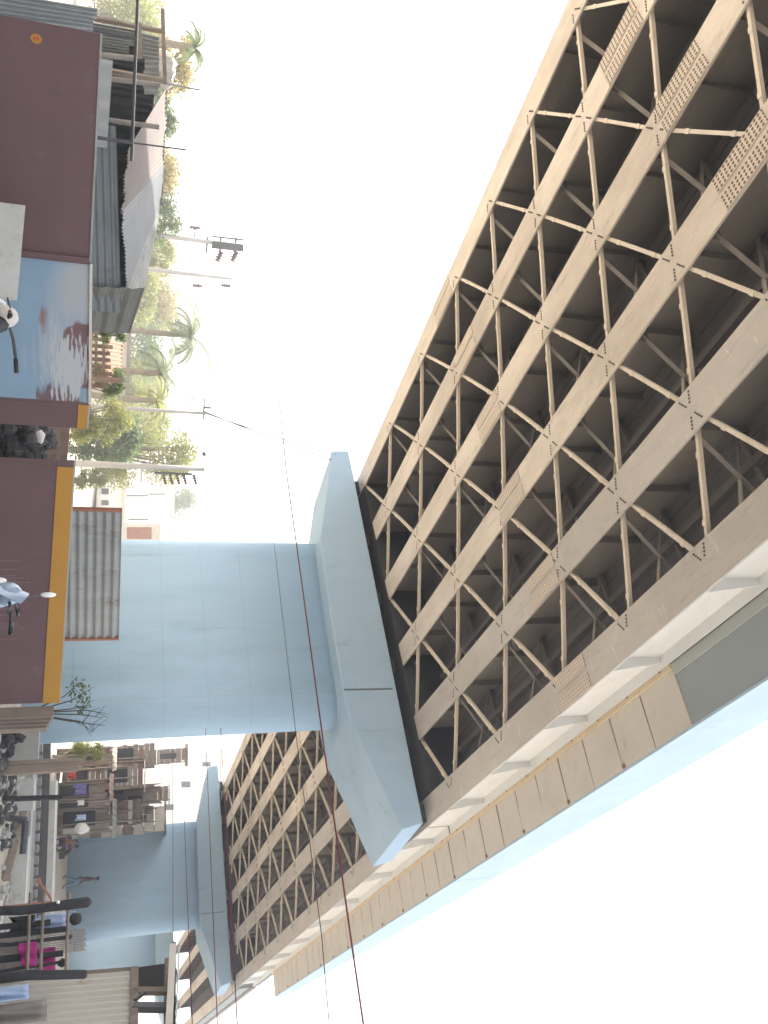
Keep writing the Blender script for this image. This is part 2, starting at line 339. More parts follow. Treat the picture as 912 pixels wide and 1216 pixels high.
# ================================================================== BRIDGE
ZB = 10.6                                                # underside of the girders
GX = [-17.5, -15.17, -12.80, -10.45, -8.07, -5.80]
FW = .72
WEB = 1.3
SK = -.1
def sk(x): return SK*(x+10.45)                           # the bridge is slightly skewed
NODE = {-9:-.45*9,-8:-.33*9,-7:-.2*9,-6:-.08*9,-5:.06*9,-4:.2*9,-3:.345*9,-2:.487*9,-1:.615*9,0:.757*9,1:.88*9,2:1.009*9,3:1.14*9,4:1.278*9,5:1.41*9,6:1.55*9,7:1.71*9,8:1.88*9,9:2.055*9,10:2.24*9,11:2.43*9,12:2.62*9}
NG = {i: (GX[i]) for i in range(6)}

def i_girder(g, y0, y1, outer=False):
    mb = MB(); x = GX[g]
    mb.box(x-FW/2, x+FW/2, y0, y1, ZB, ZB+.045)
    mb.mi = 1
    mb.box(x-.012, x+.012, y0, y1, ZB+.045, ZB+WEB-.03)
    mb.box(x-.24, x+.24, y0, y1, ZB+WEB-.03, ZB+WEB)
    y = y0+.6
    while y < y1:                                        # web stiffeners
        if not outer: mb.box(x+.012, x+.16, y, y+.014, ZB+.048, ZB+WEB-.033)
        mb.box(x-.16, x-.012, y, y+.014, ZB+.048, ZB+WEB-.033); y += 1.75
    return mb
def splice(g, yc, parent, ln=1.25):
    x = GX[g]; mb = MB()
    for xa, xb in ((x-.34, x-.05), (x+.05, x+.34)): mb.box(xa, xb, yc-ln/2, yc+ln/2, ZB-.020, ZB-.001)
    return mb.build('splice_plate', M['boltplate' if yc < 11.5 else 'boltplate2'], parent, origin=(x, yc, ZB))

def brace(p, q, parent):
    """lateral angle between two girder nodes, bolted to the flanges"""
    p = Vector(p); q = Vector(q); d = (q-p).normalized()
    mb = MB(); z = ZB+.062
    a = p+d*.06; b = q-d*.06
    a.z = b.z = z
    mb.angle(a, b, .066, .011)
    for t in (.27, .73):
        c = a.lerp(b, t); e = c + d*.10
        mb.beam((c.x, c.y, z-.012), (e.x, e.y, z-.012), .088, .010)
    mb.mi = 1
    for end, sg in ((a, 1), (b, -1)):
        for k in range(4):
            c = end + d*(sg*(.07+.06*k))
            if abs(c.x-end.x) < FW/2-.1: mb.box(c.x-.013, c.x+.013, c.y-.013, c.y+.013, ZB-.016, ZB+.01)
    o = mb.build('lateral_brace', [M['brace'], M['bolt']], None); o.parent = parent
    return o

def cross_frame(i, y, parent):
    x0, x1 = GX[i]+.03, GX[i+1]-.03; mb = MB(); y0 = y+sk(x0); y1 = y+sk(x1)
    t = ZB+WEB-.14; b = ZB+.14
    mb.beam((x0,y0,b),(x1,y1,t), .02, .09, (0,1,0)); mb.beam((x1,y1+.04,b),(x0,y0+.04,t), .02, .09, (0,1,0))
    mb.beam((x0,y0+.09,t+.04),(x1,y1+.09,t+.04), .08, .08)
    mb.box(x0, x0+.3, y0-.014, y0-.002, b-.08, b+.2); mb.box(x1-.3, x1, y1-.014, y1-.002, b-.08, b+.2)
    o = mb.build('cross_frame', M['frame'], None); o.parent = parent
    return o

XI, XF, ZS = -5.44, -4.37, 11.95                         # overhang of the deck: inner and outer edge, underside
def span(name, label, y0, y1, nodes, splices, fascia, lead=False):
    root = thing(name, label, 'bridge span', (0, 0, 0))
    gs = []
    for g in range(6):
        o = i_girder(g, y0+sk(GX[g]), y1+sk(GX[g]), g == 5).build('girder', [M['dim_steel' if g > 3 else 'steel'], M['darksteel']], None); o.parent = root; gs.append(o)
        for yc in splices.get(g, []): splice(g, yc, o)
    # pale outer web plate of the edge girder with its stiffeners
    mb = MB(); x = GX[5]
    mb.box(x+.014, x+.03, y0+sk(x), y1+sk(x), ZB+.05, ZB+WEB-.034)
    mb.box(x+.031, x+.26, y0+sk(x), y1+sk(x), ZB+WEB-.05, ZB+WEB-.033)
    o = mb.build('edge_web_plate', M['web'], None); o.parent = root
    y = y0+.9 if not lead else -10.95
    while y < y1-.3:
        mb = MB(); xa = x+.032; zt = ZB+WEB-.052
        poly = [(xa, y, ZB+.05), (xa+.27, y, ZB+.05), (xa+.13, y, zt), (xa, y, zt)]
        mb.prism(poly, (0, .02, 0))
        o = mb.build('web_stiffener', M['web'], None); o.parent = root
        y += 3.02 if lead else 4.5
    # deck
    mb = MB(); zt = ZB+WEB
    mb.prism([(-18.8, y0+sk(-18.8), zt+.003), (XI-.12, y0+sk(XF), zt+.003), (XI-.12, y1+sk(XF), zt+.003), (-18.8, y1+sk(-18.8), zt+.003)], (0, 0, .28))
    o = mb.build('deck_slab', M['deck'], None); o.parent = root
    mb = MB(); mb.box(-18.8, -18.55, y0+1, y1+1, zt+.29, zt+1.6); o = mb.build('parapet', M['parapet'], None); o.parent = root
    for i in range(5):                                   # stringers under the slab
        xm = (GX[i]+GX[i+1])/2; mb = MB()
        for dx in (-.42, .42): mb.box(xm+dx-.07, xm+dx+.07, y0+.6+sk(xm), y1-.6+sk(xm), zt-.20, zt-.001)
        o = mb.build('stringer', M['frame'], None); o.parent = root
    ks = sorted(nodes)
    for i in range(5):
        for a, b in zip(ks[:-1], ks[1:]):
            if (a + i) % 2 == 0: p = (GX[i], nodes[a]+sk(GX[i]), 0); q = (GX[i+1], nodes[b]+sk(GX[i+1]), 0)
            else: p = (GX[i], nodes[b]+sk(GX[i]), 0); q = (GX[i+1], nodes[a]+sk(GX[i+1]), 0)
            brace(p, q, root)
        for a in ks[1::2]: cross_frame(i, nodes[a]+.35, root)
    for ye, nm in ((y0+.25, 0), (y1-.55, 1)):            # end diaphragms
        if lead and nm == 0: continue
        for i in range(5):
            x0, x1 = GX[i]+.014, GX[i+1]-.014; mb = MB()
            mb.prism([(x0, ye+sk(x0), ZB+.1), (x1, ye+sk(x1), ZB+.1), (x1, ye+sk(x1), zt-.005), (x0, ye+sk(x0), zt-.005)], (0, .03, 0))
            o = mb.build('end_diaphragm', M['darksteel'], None); o.parent = root
    for ya, yb in ((y0+.03, y0+2.2), (y1-2.2, y1-.03)):   # added dark blocks that paint in shade at the girder ends over the piers
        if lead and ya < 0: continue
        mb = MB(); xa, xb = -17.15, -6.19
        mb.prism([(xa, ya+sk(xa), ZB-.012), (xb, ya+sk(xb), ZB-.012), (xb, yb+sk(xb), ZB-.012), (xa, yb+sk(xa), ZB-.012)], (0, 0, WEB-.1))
        mb.build('shade_block', M['end_shade'], root)
    for f in fascia: f(root)
    return root

def grey_soffit(ya, yb, planks=False):
    def f(root):
        mb = MB(); mb.box(XI-.118, XF-.002, ya, yb, ZS+(.03 if planks else 0), ZS+.27); o = mb.build('overhang_slab', M['panel2'], None); o.parent = root
        if not planks:
            mb = MB(); mb.box(XI-.10, XI+.10, ya, yb, ZS-.045, ZS-.003); o = mb.build('edge_lip', M['greylip'], None); o.parent = root
    return f
def plank_soffit(ya, yb, n):
    def f(root):
        L = (yb-ya)/n
        for k in range(n):
            mb = MB(); a = ya+k*L; z = ZS-.022+random.uniform(0, .006); mb.box(XI, XF-.004, a+.008, a+L-.008, z, ZS+.028)
            mb.mi = 1
            w = random.uniform(.012, .03); e = XI+random.uniform(.25, 1.05) if k % 3 else XF-.01
            mb.prism([(XI+.01, a+L-.012-2.2*w, z-.003), (e, a+L-.012-.6*w, z-.003), (e, a+L-.012, z-.003), (XI+.01, a+L-.012, z-.003)], (0, 0, .0025))
            if k % 2: mb.box(XF-.09, XF-.01, a+L-.09, a+L-.02, z-.035, z-.0035)
            o = mb.build('soffit_plank', [M['panel'], M['rust']], None); o.parent = root
        mb = MB(); mb.box(XI-.115, XI-.005, ya, yb, ZS-.06, ZS+.028); 
        mb.mi = 1
        for k in range(0, n): mb.box(XI-.118, XI-.08, ya+k*L+.3, ya+k*L+.38, ZS-.066, ZS-.0602)
        o = mb.build('edge_lip', [M['lip'], M['rust']], None); o.parent = root
    return f
def parapet_wedge(ya, yb, z0, z1):
    def f(root):
        mb = MB(); vs = []
        for y, z in ((ya, z0), (yb, z1)): vs += [(XF, y, ZS-.012), (XF, y, z), (XF-.16, y, z), (XF-.22, y, ZS+.272), (XF, y, ZS+.272)]
        vs = []
        for y, z in ((ya, z0), (yb, z1)): vs += [(XF, y, ZS-.012), (XF, y, z), (XF-.18, y, z), (XF-.18, y, ZS+.272), (XF-.001, y, ZS+.272)]
        vs = []
        for y, z in ((ya, z0), (yb, z1)): vs += [(XF, y, ZS-.012), (XF+.05, y, ZS-.012), (XF+.05, y, z), (XF-.13, y, z), (XF-.13, y, ZS+.274), (XF, y, ZS+.274)]
        n = 6
        mb.add(vs, [tuple(range(n))[::-1], tuple(range(n, 2*n))]+[(i, (i+1) % n, n+(i+1) % n, n+i) for i in range(n)])
        o = mb.build('parapet', M['parapet'], None); o.parent = root
    return f

def ys(px, x): return float(onZ(px[0], px[1], ZB)[1])
spl = {1: [ys((735,48),0), ys((552,418),0)], 2: [ys((810,108),0), ys((580,495),0)], 3: [ys((880,185),0), ys((606,592),0)],
       0: [ys((524,352),0)], 4: [ys((644,690),0)], 5: [ys((680,812),0)]}
Y1 = 25.55                                               # joint over the near pier (at x = -10.45)
Y2 = Y1+35.9; Y3 = Y2+35.9
s1 = span('bridge_span', 'largest, nearest cream girder span of the flyover, seen from beneath', -14, Y1-.05, NODE, spl,
     [grey_soffit(-14, 13.05), grey_soffit(13.05, Y1-.02, True), plank_soffit(13.06, Y1-.02, 10), parapet_wedge(-14, Y1-.02, 13.75, 13.3)], lead=True)
n2 = {k: Y1+1.0+k*1.78 for k in range(20)}
s2 = span('bridge_span', 'second girder span of the flyover, running between the near and the far blue pier', Y1+.05, Y2-.05, n2,
     {g: [Y1+12+sk(GX[g]), Y1+25+sk(GX[g])] for g in range(6)},
     [grey_soffit(Y1+.02, 54.5, True), plank_soffit(Y1+.02, 54.5, 23), parapet_wedge(Y1+.02, 54.5, 13.3, 12.7)])
s3 = thing('bridge_span', 'farthest grey span of the flyover, just showing beyond the far blue pier', 'bridge span')
for g in range(6):
    mb = i_girder(g, Y2+.05, Y3, g == 5); o = mb.build('girder', [M['steel'], M['darksteel']], None); o.parent = s3
mb = MB(); mb.box(-18.8, XI-.12, Y2+.3, Y3, ZB+WEB+.003, ZB+WEB+.28); mb.build('deck_slab', M['deck'], None).parent = s3
mb = MB(); mb.box(XI-.5, XI-.2, Y2+.6, Y3, ZB+.6, ZB+1.5); mb.build('edge_panel', M['panel2'], None).parent = s3

# ------------------------------------------------------------------ piers
ZC = 10.25                                               # top of the pier cap
cp = onZ(421.6, 572.6, ZC); cq = onZ(494, 934, ZC)       # front top edge of the cap
def capP(x, y): return onV(x, y, cp, cq)
def pier(name, label):
    cen = (-12.1, 25.3, 0)
    root = thing(name, label, 'bridge pier', cen)
    out = [capP(414,535), capP(394,535), capP(380,642), capP(393,735), capP(407.5,820), capP(414,851), capP(478,985), capP(509,977)]
    dv = np.array(cq)-np.array(cp); dv /= np.linalg.norm(dv); nrmv = np.array([-dv[1], dv[0], 0])      # pointing away from camera
    out[7] = np.array([out[7][0], out[7][1], ZC]); out[0] = np.array([out[0][0], out[0][1], ZC])
    zl = (out[2][2]+out[4][2])/2
    mb = MB(); mb.prism([Vector(p) for p in out], Vector(nrmv*3.1))
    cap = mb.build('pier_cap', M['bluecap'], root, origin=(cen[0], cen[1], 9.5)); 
    bv = cap.modifiers.new('b', 'BEVEL'); bv.width = .035; bv.segments = 2; bv.limit_method = 'ANGLE'
    # shaft with rounded ends
    f0 = np.array(capP(379.5,645))+nrmv*.75; f1 = np.array(capP(407.5,820))+nrmv*.75
    def at(x): t = (x-f0[0])/(f1[0]-f0[0]); return f0+(f1-f0)*t
    r = .75; zt = 9.0
    ca = at(-14.70)+nrmv*r; cb = at(-9.60)+nrmv*r
    ring = []
    for k in range(13):
        a = PI/2*0 + PI*k/12; ring.append(cb - nrmv*r*math.cos(a) + dv*r*math.sin(a))
    for k in range(13):
        a = PI*k/12; ring.append(ca + nrmv*r*math.cos(a) - dv*r*math.sin(a))
    mb = MB(); mb.prism([(p[0], p[1], -1.2) for p in ring], (0, 0, zt+1.2))
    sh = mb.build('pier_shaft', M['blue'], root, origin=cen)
    sh.data.polygons.foreach_set('use_smooth', [len(p.vertices) == 4 for p in sh.data.polygons])
    # vertical joint on cap front, ledge line
    mb = MB(); a = capP(408.5,819)-nrmv*.004; b = capP(466,818)-nrmv*.004
    mb.beam(a, b, .045, .012, tuple(nrmv)); mb.build('joint_seal', M['seal'], root, origin=tuple(map(float, a)))
    mb = MB(); pts = [Vector(onY(x, y, 24.33)) for x, y in ((70,855), (128,852), (220,845), (300,838), (380,834))]
    mb.tube(pts, .016, 6); mb.build('conduit', M['seal'], root, origin=tuple(pts[0]))
    for g in range(6):
        x = GX[g]; t = (x-cp[0])/(cq[0]-cp[0]); yb = cp[1]+(cq[1]-cp[1])*t
        for off in (.55, 1.95):
            mb = MB(); y = yb+off
            mb.box(x-.30, x+.30, y, y+.55, ZC-.02, ZC+.16); mb.mi = 1; mb.box(x-.24, x+.24, y+.05, y+.5, ZC+.161, ZB-.002)
            mb.build('bearing', [M['conc'], M['rubber']], root, origin=(x, y, ZC))
    return root
pier1 = pier('bridge_pier', 'near sky blue concrete pier with hammerhead cap, half hidden behind the maroon and yellow wall')
pier2 = copy_tree(pier1); pier2.location = Vector(pier1.location)+Vector((-.35, 35.9, .0))
pier2['label'] = 'middle blue pier standing behind the strolling person, smaller and farther along the flyover'
pier3 = copy_tree(pier1); pier3.location = Vector(pier1.location)+Vector((-.5, 71.8, .0))
pier3['label'] = 'most distant blue pier, a sliver past the cream shed roof'
for p in (pier1, pier2, pier3): p['group'] = 'blue hammerhead piers carrying the flyover'
for p in (s1, s2, s3): p['group'] = 'spans of the flyover'
# ================================================================== GROUND
def ground():
    xs = sorted(set([-400,-250,-160,-120]+list(range(-100,41,2))+[60,90,140,250,400])); ysl = sorted(set([-200,-100,-50,-20]+list(range(-10,111,2))+[130,160,220,300,420,600]))
    mb = MB(); vs = [(x, y, ground_z(x, y)-(0.02*math.sin(x*1.7)*math.cos(y*1.3))) for y in ysl for x in xs]; W = len(xs)
    mb.add(vs, [(j*W+i, j*W+i+1, (j+1)*W+i+1, (j+1)*W+i) for j in range(len(ysl)-1) for i in range(W-1)])
    return tag(mb.build('ground', M['ground'], smooth=True), 'dusty grey brown bare ground', None, None, 'structure')
ground()

mb = MB(); mb.box(-4.5, 9, -60, 15.5, -.08, .03); tag(mb.build('unseen_road', M['asphalt']), 'unseen dark asphalt strip added beside the flyover to dim ground bounce', None, None, 'structure')  # out of view; added to darken ground bounce onto the edge girders
# ================================================================== WALLS ON THE LEFT
WP, WQ = (-9.7, 5.2), (-5.25, 13.0)
def wpt(x, y): return Vector(onV(x, y, WP, WQ))
def board(name, tl, tr, z0, th, m, parent=None, off=0.0, label=None, cat=None, group=None, zlo=None):
    """upright slab between two top corners; local x runs along it, local z is height, front at local y=0"""
    a = Vector((tl.x, tl.y, 0)); b = Vector((tr.x, tr.y, 0)); L = (b-a).length; ang = math.atan2(b.y-a.y, b.x-a.x)
    mb = MB(); z1a, z1b = tl.z, tr.z; za, zb = (z0, z0) if zlo is None else zlo
    mb.add([(0,off,za),(L,off,zb),(L,off+th,zb),(0,off+th,za),(0,off,z1a),(L,off,z1b),(L,off+th,z1b),(0,off+th,z1a)],
           [(0,3,2,1),(4,5,6,7),(0,1,5,4),(1,2,6,5),(2,3,7,6),(3,0,4,7)])
    o = mb.build(name, m)
    if parent is None: o.location = a; o.rotation_euler.z = ang
    else: o.parent = parent
    if label: tag(o, label, cat, group)
    return o, L, ang
def wall_root(name, tl, tr, label, cat, group=None):
    a = Vector((tl.x, tl.y, 0)); b = Vector((tr.x, tr.y, 0))
    r = thing(name, label, cat, a, group); r.rotation_euler.z = math.atan2(b.y-a.y, b.x-a.x); return r, (b-a).length

# A: big plain maroon panel
tl, tr = wpt(119, 40), wpt(106, 311)
r, L = wall_root('sheet_panel', tl, tr, 'wide plain maroon sheet panel with a small orange emblem near its outer end', 'panel')
board('panel_face', tl, tr, 0, .05, M['maroon'], r)
mb = MB(); mb.beam((0, .02, tl.z+.012), (L, .02, tr.z+.012), .07, .022); mb.build('top_rail', M['grey'], None).parent = r
mb = MB(); mb.box(L-.05, L+.01, -.03, -.002, 0, tr.z-.002); mb.build('edge_post', M['maroon'], None).parent = r
for t in (.02, .5): 
    mb = MB(); mb.box(L*t, L*t+.06, .052, .11, 0, tl.z-.05); mb.build('frame_post', M['maroon'], None).parent = r
p = wpt(43, 46); lx = (Vector((p.x, p.y, 0))-Vector((tl.x, tl.y, 0))).length
mb = MB(); mb.mi = 0
ring = [(lx+.047*math.cos(a*PI/8), -.004, p.z+.055*math.sin(a*PI/8)) for a in range(16)]; rin = [(lx+.026*math.cos(a*PI/8), -.004, p.z+.03*math.sin(a*PI/8)) for a in range(16)]
mb.add(ring+rin, [(a, (a+1) % 16, 16+(a+1) % 16, 16+a) for a in range(16)])
mb.mi = 1; mb.add([(x, -.0045, z) for x, _, z in rin], [tuple(range(16))])
mb.mi = 0; mb.box(lx-.035, lx+.03, -.007, -.0046, p.z-.006, p.z+.006); mb.box(lx+.012, lx+.022, -.008, -.0075, p.z-.04, p.z+.02)
mb.build('emblem', [M['yellow'], M['red']], None).parent = r
# blue peeling board
tl, tr = wpt(106.5, 314), wpt(105, 478)
r, L = wall_root('peeling_board', tl, tr, 'sky blue painted board peeling to maroon at its upper corner', 'board')
board('board_face', tl, tr, 0, .04, M['peel'], r)
mb = MB(); mb.beam((0, .0, tl.z+.016), (L, .0, tr.z+.016), .07, .03); mb.build('top_rail', M['offwhite'], None).parent = r
mb = MB(); mb.box(-.05, .0, -.02, .05, 0, tl.z); mb.build('side_rail', M['maroon'], None).parent = r
# B: pillar with ochre top
def banded(name, tl, tr, low_l, low_r, label, cat, th):
    r, L = wall_root(name, tl, tr, label, cat)
    board('wall_body', tl, tr, 0, th, M['maroon'], r)
    zl, zr = low_l.z, low_r.z
    board('painted_band', tl, tr, 0, .012, M['yellow'], r, off=-.014, zlo=(zl, zr))
    mb = MB(); mb.add([(0,-.014,tl.z),(L,-.014,tr.z),(L,th,tr.z),(0,th,tl.z),(0,-.014,tl.z+.02),(L,-.014,tr.z+.02),(L,th,tr.z+.02),(0,th,tl.z+.02)],
        [(0,3,2,1),(4,5,6,7),(0,1,5,4),(1,2,6,5),(2,3,7,6),(3,0,4,7)]); mb.build('coping', M['conc'], None).parent = r
    return r, L
banded('gate_pillar', wpt(105, 481), wpt(103, 509), wpt(93, 483), wpt(91.5, 507), 'narrow maroon gate pillar with ochre top beside the blue board', 'pillar', .30)
tl, tr = wpt(87.5, 555), wpt(70.5, 834)
r, L = banded('boundary_wall', tl, tr, wpt(68, 555), wpt(50.5, 834), 'long maroon boundary wall with ochre yellow band along its top', 'wall', .22)
mb = MB()
for k in range(40):
    if random.random() < .4:
        zz = .55+.09*random.random(); xx = L*(.36+.40*k/46); mb.box(xx, xx+.012, -.004, -.0005, zz-.2, zz+random.uniform(.05, .25))
mb.build('scratch_marks', M['scratch'], None).parent = r
# far end post of the wall, dark layered timber
p = wpt(66, 838); q = wpt(64, 856)
mb = MB(); 
for k in range(4): 
    a = p.lerp(q, k/4); mb.box(a.x, a.x+.16, a.y, a.y+.16, 0, 1.16-.03*k)
single(mb, 'timber_stack', M['wood'], 'upright dark timbers standing against the end of the yellow banded wall', 'timber', (p.x, p.y, 0))

# leaning pale slab
LP, LQ = (-8.1, 6.6), (-6.6, 8.6)
a, b = Vector(onV(30, 244, LP, LQ)), Vector(onV(20, 357, LP, LQ))
mb = MB(); nn = Vector((.8, -.6, 0))
mb.prism([a, b, (b.x+nn.x*.15, b.y+nn.y*.15, 0), (a.x+nn.x*.15, a.y+nn.y*.15, 0)], nn*-.035)
single(mb, 'cement_sheet', M['palecon'], 'pale grey cement sheet leaning in front of the maroon panel', 'sheet', (a.x, a.y, 0))

# rubble heap and things in the gate opening
c = far(20, 532, 14.6)
mb = MB()
for k in range(330):
    rr = random.uniform(.045, .13); aa = random.uniform(-1, 1); bb_ = random.uniform(-.6, .6); hh = (1-abs(aa)*.5)*random.uniform(.1, .98)
    mb.blob((c[0]+aa*.72+bb_*.8, c[1]+aa*.95-bb_*.45, hh), rr, k, .4, 7)
single(mb, 'rubble_heap', M['rubble'], 'dark rubble heap filling the gap between the two maroon walls', 'rubble', (c[0], c[1], 0))
c = far(48, 518, 13.2); mb = MB(); mb.blob(c, (.09,.09,.055), 3, .2, 14)
mb2 = mb; single(mb, 'white_bag', M['white'], 'crumpled white plastic bag lying on the dark rubble heap', 'bag', (c[0], c[1], c[2]-.05), smooth=True)
c0, c1 = far(69, 511, 15.6), far(69, 552, 15.9)
mb = MB(); mb.beam(c0, c1, .05, .06)
for t in (.05, .5, .95): 
    p = Vector(c0).lerp(Vector(c1), t); mb.beam((p.x, p.y, 0), (p.x, p.y, p.z-.03), .05, .05)
single(mb, 'gate_rail', M['wood'], 'low grey timber rail behind the rubble in the wall gap', 'rail', (c0[0], c0[1], 0))
c = far(70, 528, 17.5); mb = MB()
mb.prism([(c[0]-.5, c[1]-.7, 0), (c[0]+.5, c[1]+.7, 0), (c[0]+.4, c[1]+.6, c[2]+.12), (c[0]-.35, c[1]-.5, c[2]+.2)], (-.5, .4, 0))
single(mb, 'mud_mound', M['brown'], 'brown mound of earth behind the timber rail', 'mound', (c[0], c[1], 0))

# ================================================================== TIN SHED BEHIND THE MAROON PANEL
SPp, SPq = (-14.0, 7.7), (-9.6, 15.5)
SNx, SNy = -.871, .491
def sp(x, y, back=0.0): return Vector(onV(x, y, (SPp[0]+SNx*back, SPp[1]+SNy*back), (SPq[0]+SNx*back, SPq[1]+SNy*back)))
o0 = sp(118, 220); root = thing('tin_shed', 'long grey corrugated tin shed with ragged roof behind the maroon panel', 'shed', (o0.x, o0.y, 0))
def sheet(name, pts, ribs, amp, along, m, root, jag=0, seed=0, lab=None):
    mb = MB(); mb.sheet(*pts, ribs, amp, along, jag=jag, seed=seed); o = mb.build(name, m, root, smooth=False)
    if lab: o['label'] = lab
    return o
def down(p): return Vector((p.x, p.y, 0))
e0, e1 = sp(138, 150), sp(144, 372)
sheet('wall_sheet', (down(e0), down(e1), e1, e0), 16, .018, 'u', M['bluetin'], root)
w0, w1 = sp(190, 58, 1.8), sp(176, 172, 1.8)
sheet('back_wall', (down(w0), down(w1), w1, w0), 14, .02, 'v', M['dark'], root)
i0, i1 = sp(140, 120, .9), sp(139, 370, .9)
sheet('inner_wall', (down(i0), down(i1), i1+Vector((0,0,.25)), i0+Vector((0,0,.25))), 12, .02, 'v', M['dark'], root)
# low pale sheet in the opening
sheet('low_sheet', (down(sp(120,70,-.15)), down(sp(120,176,-.15)), sp(127,176,-.15), sp(134,72,-.15)), 4, .02, 'v', M['paletin'], root, seed=4)
u0, u1 = sp(170, 64, 1.2), sp(170, 112, 1.2)
sheet('hung_sheet', (u0, u1, sp(190,112,1.2), sp(190,64,1.2)), 7, .02, 'v', M['grey'], root, jag=.1, seed=2)
for (xa, ya, xb, yb) in ((100,64,162,70), (100,90,190,101), (100,139,189,151)):
    mb = MB(); a = sp(xa, ya, .1); b = sp(xb, yb, .1); mb.tube([(a.x, a.y, 0), a, b], [.045, .045, .04], 7); mb.build('post', M['greyboard'], root)
# roof
R3 = 2.6
sheet('roof_sheet', (sp(152,178,-.25), sp(143,254,-.25), sp(195,200,R3), sp(198,103,R3)), 17, .014, 'v', M['pinktin'], root, jag=.06, seed=3, lab='faded pinkish roof sheet')
sheet('roof_sheet', (sp(143,253,-.28), sp(149,347,-.28), sp(189,246,R3), sp(196,196,R3)), 20, .013, 'v', M['rooftin'], root, jag=.05, seed=6, lab='pale grey roof sheet')
sheet('hip_sheet', (sp(148,344,-.20), sp(172,341,.9), sp(187,262,R3), sp(188,240,R3)), 7, .02, 'v', M['grey'], root, seed=8)
sheet('end_sheet', (down(sp(118,346,-.1)), down(sp(121,396,.3)), sp(154,397,.3), sp(172,341,-.1)), 9, .022, 'u', M['darktin'], root, jag=.03, seed=9)
mb = MB(); mb.beam(sp(196,104,R3+.05), sp(190,243,R3+.05), .12, .07); mb.build('ridge_beam', M['wood'], root)
# other things around the shed
p = sp(150, 45, .6)
root2 = thing('weathered_fence', 'weathered corrugated sheets with a ragged end, standing left of the dark shed opening', 'tin fence', (p.x, p.y, 0))
sheet('tin_sheet', (down(sp(100,27,.5)), down(sp(100,67,.5)), sp(166,70,.5), sp(166,36,.5)), 10, .025, 'v', M['grey'], root2, jag=.12, seed=11)
sheet('tin_sheet', (sp(160,36,.6), sp(160,68,.6), sp(192,72,.6), sp(192,44,.6)), 6, .025, 'v', M['grey'], root2, jag=.14, seed=12)
mb = MB(); mb.beam(sp(165,27,.4), sp(166,70,.4), .05, .08); mb.build('cross_rail', M['wood'], root2)
p = sp(80, 25, -3)
mb = MB(); mb.sheet(down(sp(50,2,-3.2)), down(sp(50,36,-3.2)), sp(116,39,-3.2), sp(118,10,-3.2), 6, .02, 'v', jag=.05, seed=14)
single(mb, 'pale_tin_sheet', M['paletin'], 'pale ragged tin sheet next to the end of the plain maroon panel', 'tin sheet', (p.x, p.y, 0))
a, b = sp(165, -40, -.6), sp(156, 191, -.6)
mb = MB(); mb.tube([a, b], .025, 8)
for t in (.35, .9): q = a.lerp(b, t); mb.tube([(q.x, q.y, 0), q], .03, 6)
single(mb, 'pipe_rail', M['metal'], 'long dark horizontal pipe on posts crossing the front of the tin shed', 'pipe', (b.x, b.y, 0))
a, b = sp(161, 170, -.4), sp(221, 178, -.4)
mb = MB(); mb.tube([(a.x, a.y, 0), a, b], .014, 6); single(mb, 'thin_mast', M['metal'], 'thin dark mast rising through the pinkish roof sheet', 'mast', (a.x, a.y, 0))
p = sp(198, 80, R3-.9); mb = MB(); 
for k in range(5): mb.blob(sp(196+random.uniform(-3,5), 68+6*k, R3-.9), .16, 40+k, .3, 9)
single(mb, 'tarpaulin_bundle', M['offwhite'], 'crumpled pale tarpaulin bundle on top of the ragged tin sheets', 'bundle', (p.x, p.y, p.z-.15))
a, b = sp(193, 10, .9), sp(196, 100, .9); mb = MB(); mb.beam(a, b, .07, .06)
for t in (.3, .95): q = a.lerp(b, t); mb.beam((q.x, q.y, 0), (q.x, q.y, q.z-.03), .06, .06)
single(mb, 'timber_beam', M['wood'], 'dark timber beam holding the tarpaulin bundle over the ragged sheets', 'beam', (a.x, a.y, 0))
a, b = sp(190, 98, 1.5), sp(238, 107, 1.5)
mb = MB(); mb.tube([(a.x, a.y, 0), a, b], .016, 6); single(mb, 'antenna_pole', M['grey'], 'slender grey pole standing up between the tarpaulin bundle and the pinkish roof', 'pole', (a.x, a.y, 0))
# picket fence, yellow wall, brick roof
a, b = Vector(far(108, 386, 23)), Vector(far(108, 458, 23)); root = thing('picket_fence', 'dark brown picket fence seen just over the blue peeling board', 'fence', (a.x, a.y, 0))
for k in range(10):
    q = a.lerp(b, k/9); mb = MB(); hz = far(131, 420, 23)[2]+random.uniform(-.08, .08); mb.box(q.x-.045, q.x+.045, q.y-.02, q.y+.02, 0, hz); mb.build('picket', M['brown'], root)
for x in (114, 123):
    mb = MB(); mb.beam(Vector(far(x, 384, 22.9)), Vector(far(x, 460, 22.9)), .04, .07); mb.build('rail', M['brown'], root)
q = Vector(far(145, 452, 22.8)); mb = MB(); mb.box(q.x-.05, q.x+.05, q.y-.05, q.y+.05, 0, q.z); mb.build('tall_post', M['brown'], root)
a, b = Vector(far(110.5, 372, 19)), Vector(far(108.5, 478, 17.5)); mb = MB(); mb.prism([down(a), down(b), b, a], (-.15, .15, 0))
single(mb, 'ochre_wall', M['yellow'], 'low ochre wall just showing over the top of the blue peeling board', 'wall', (a.x, a.y, 0))
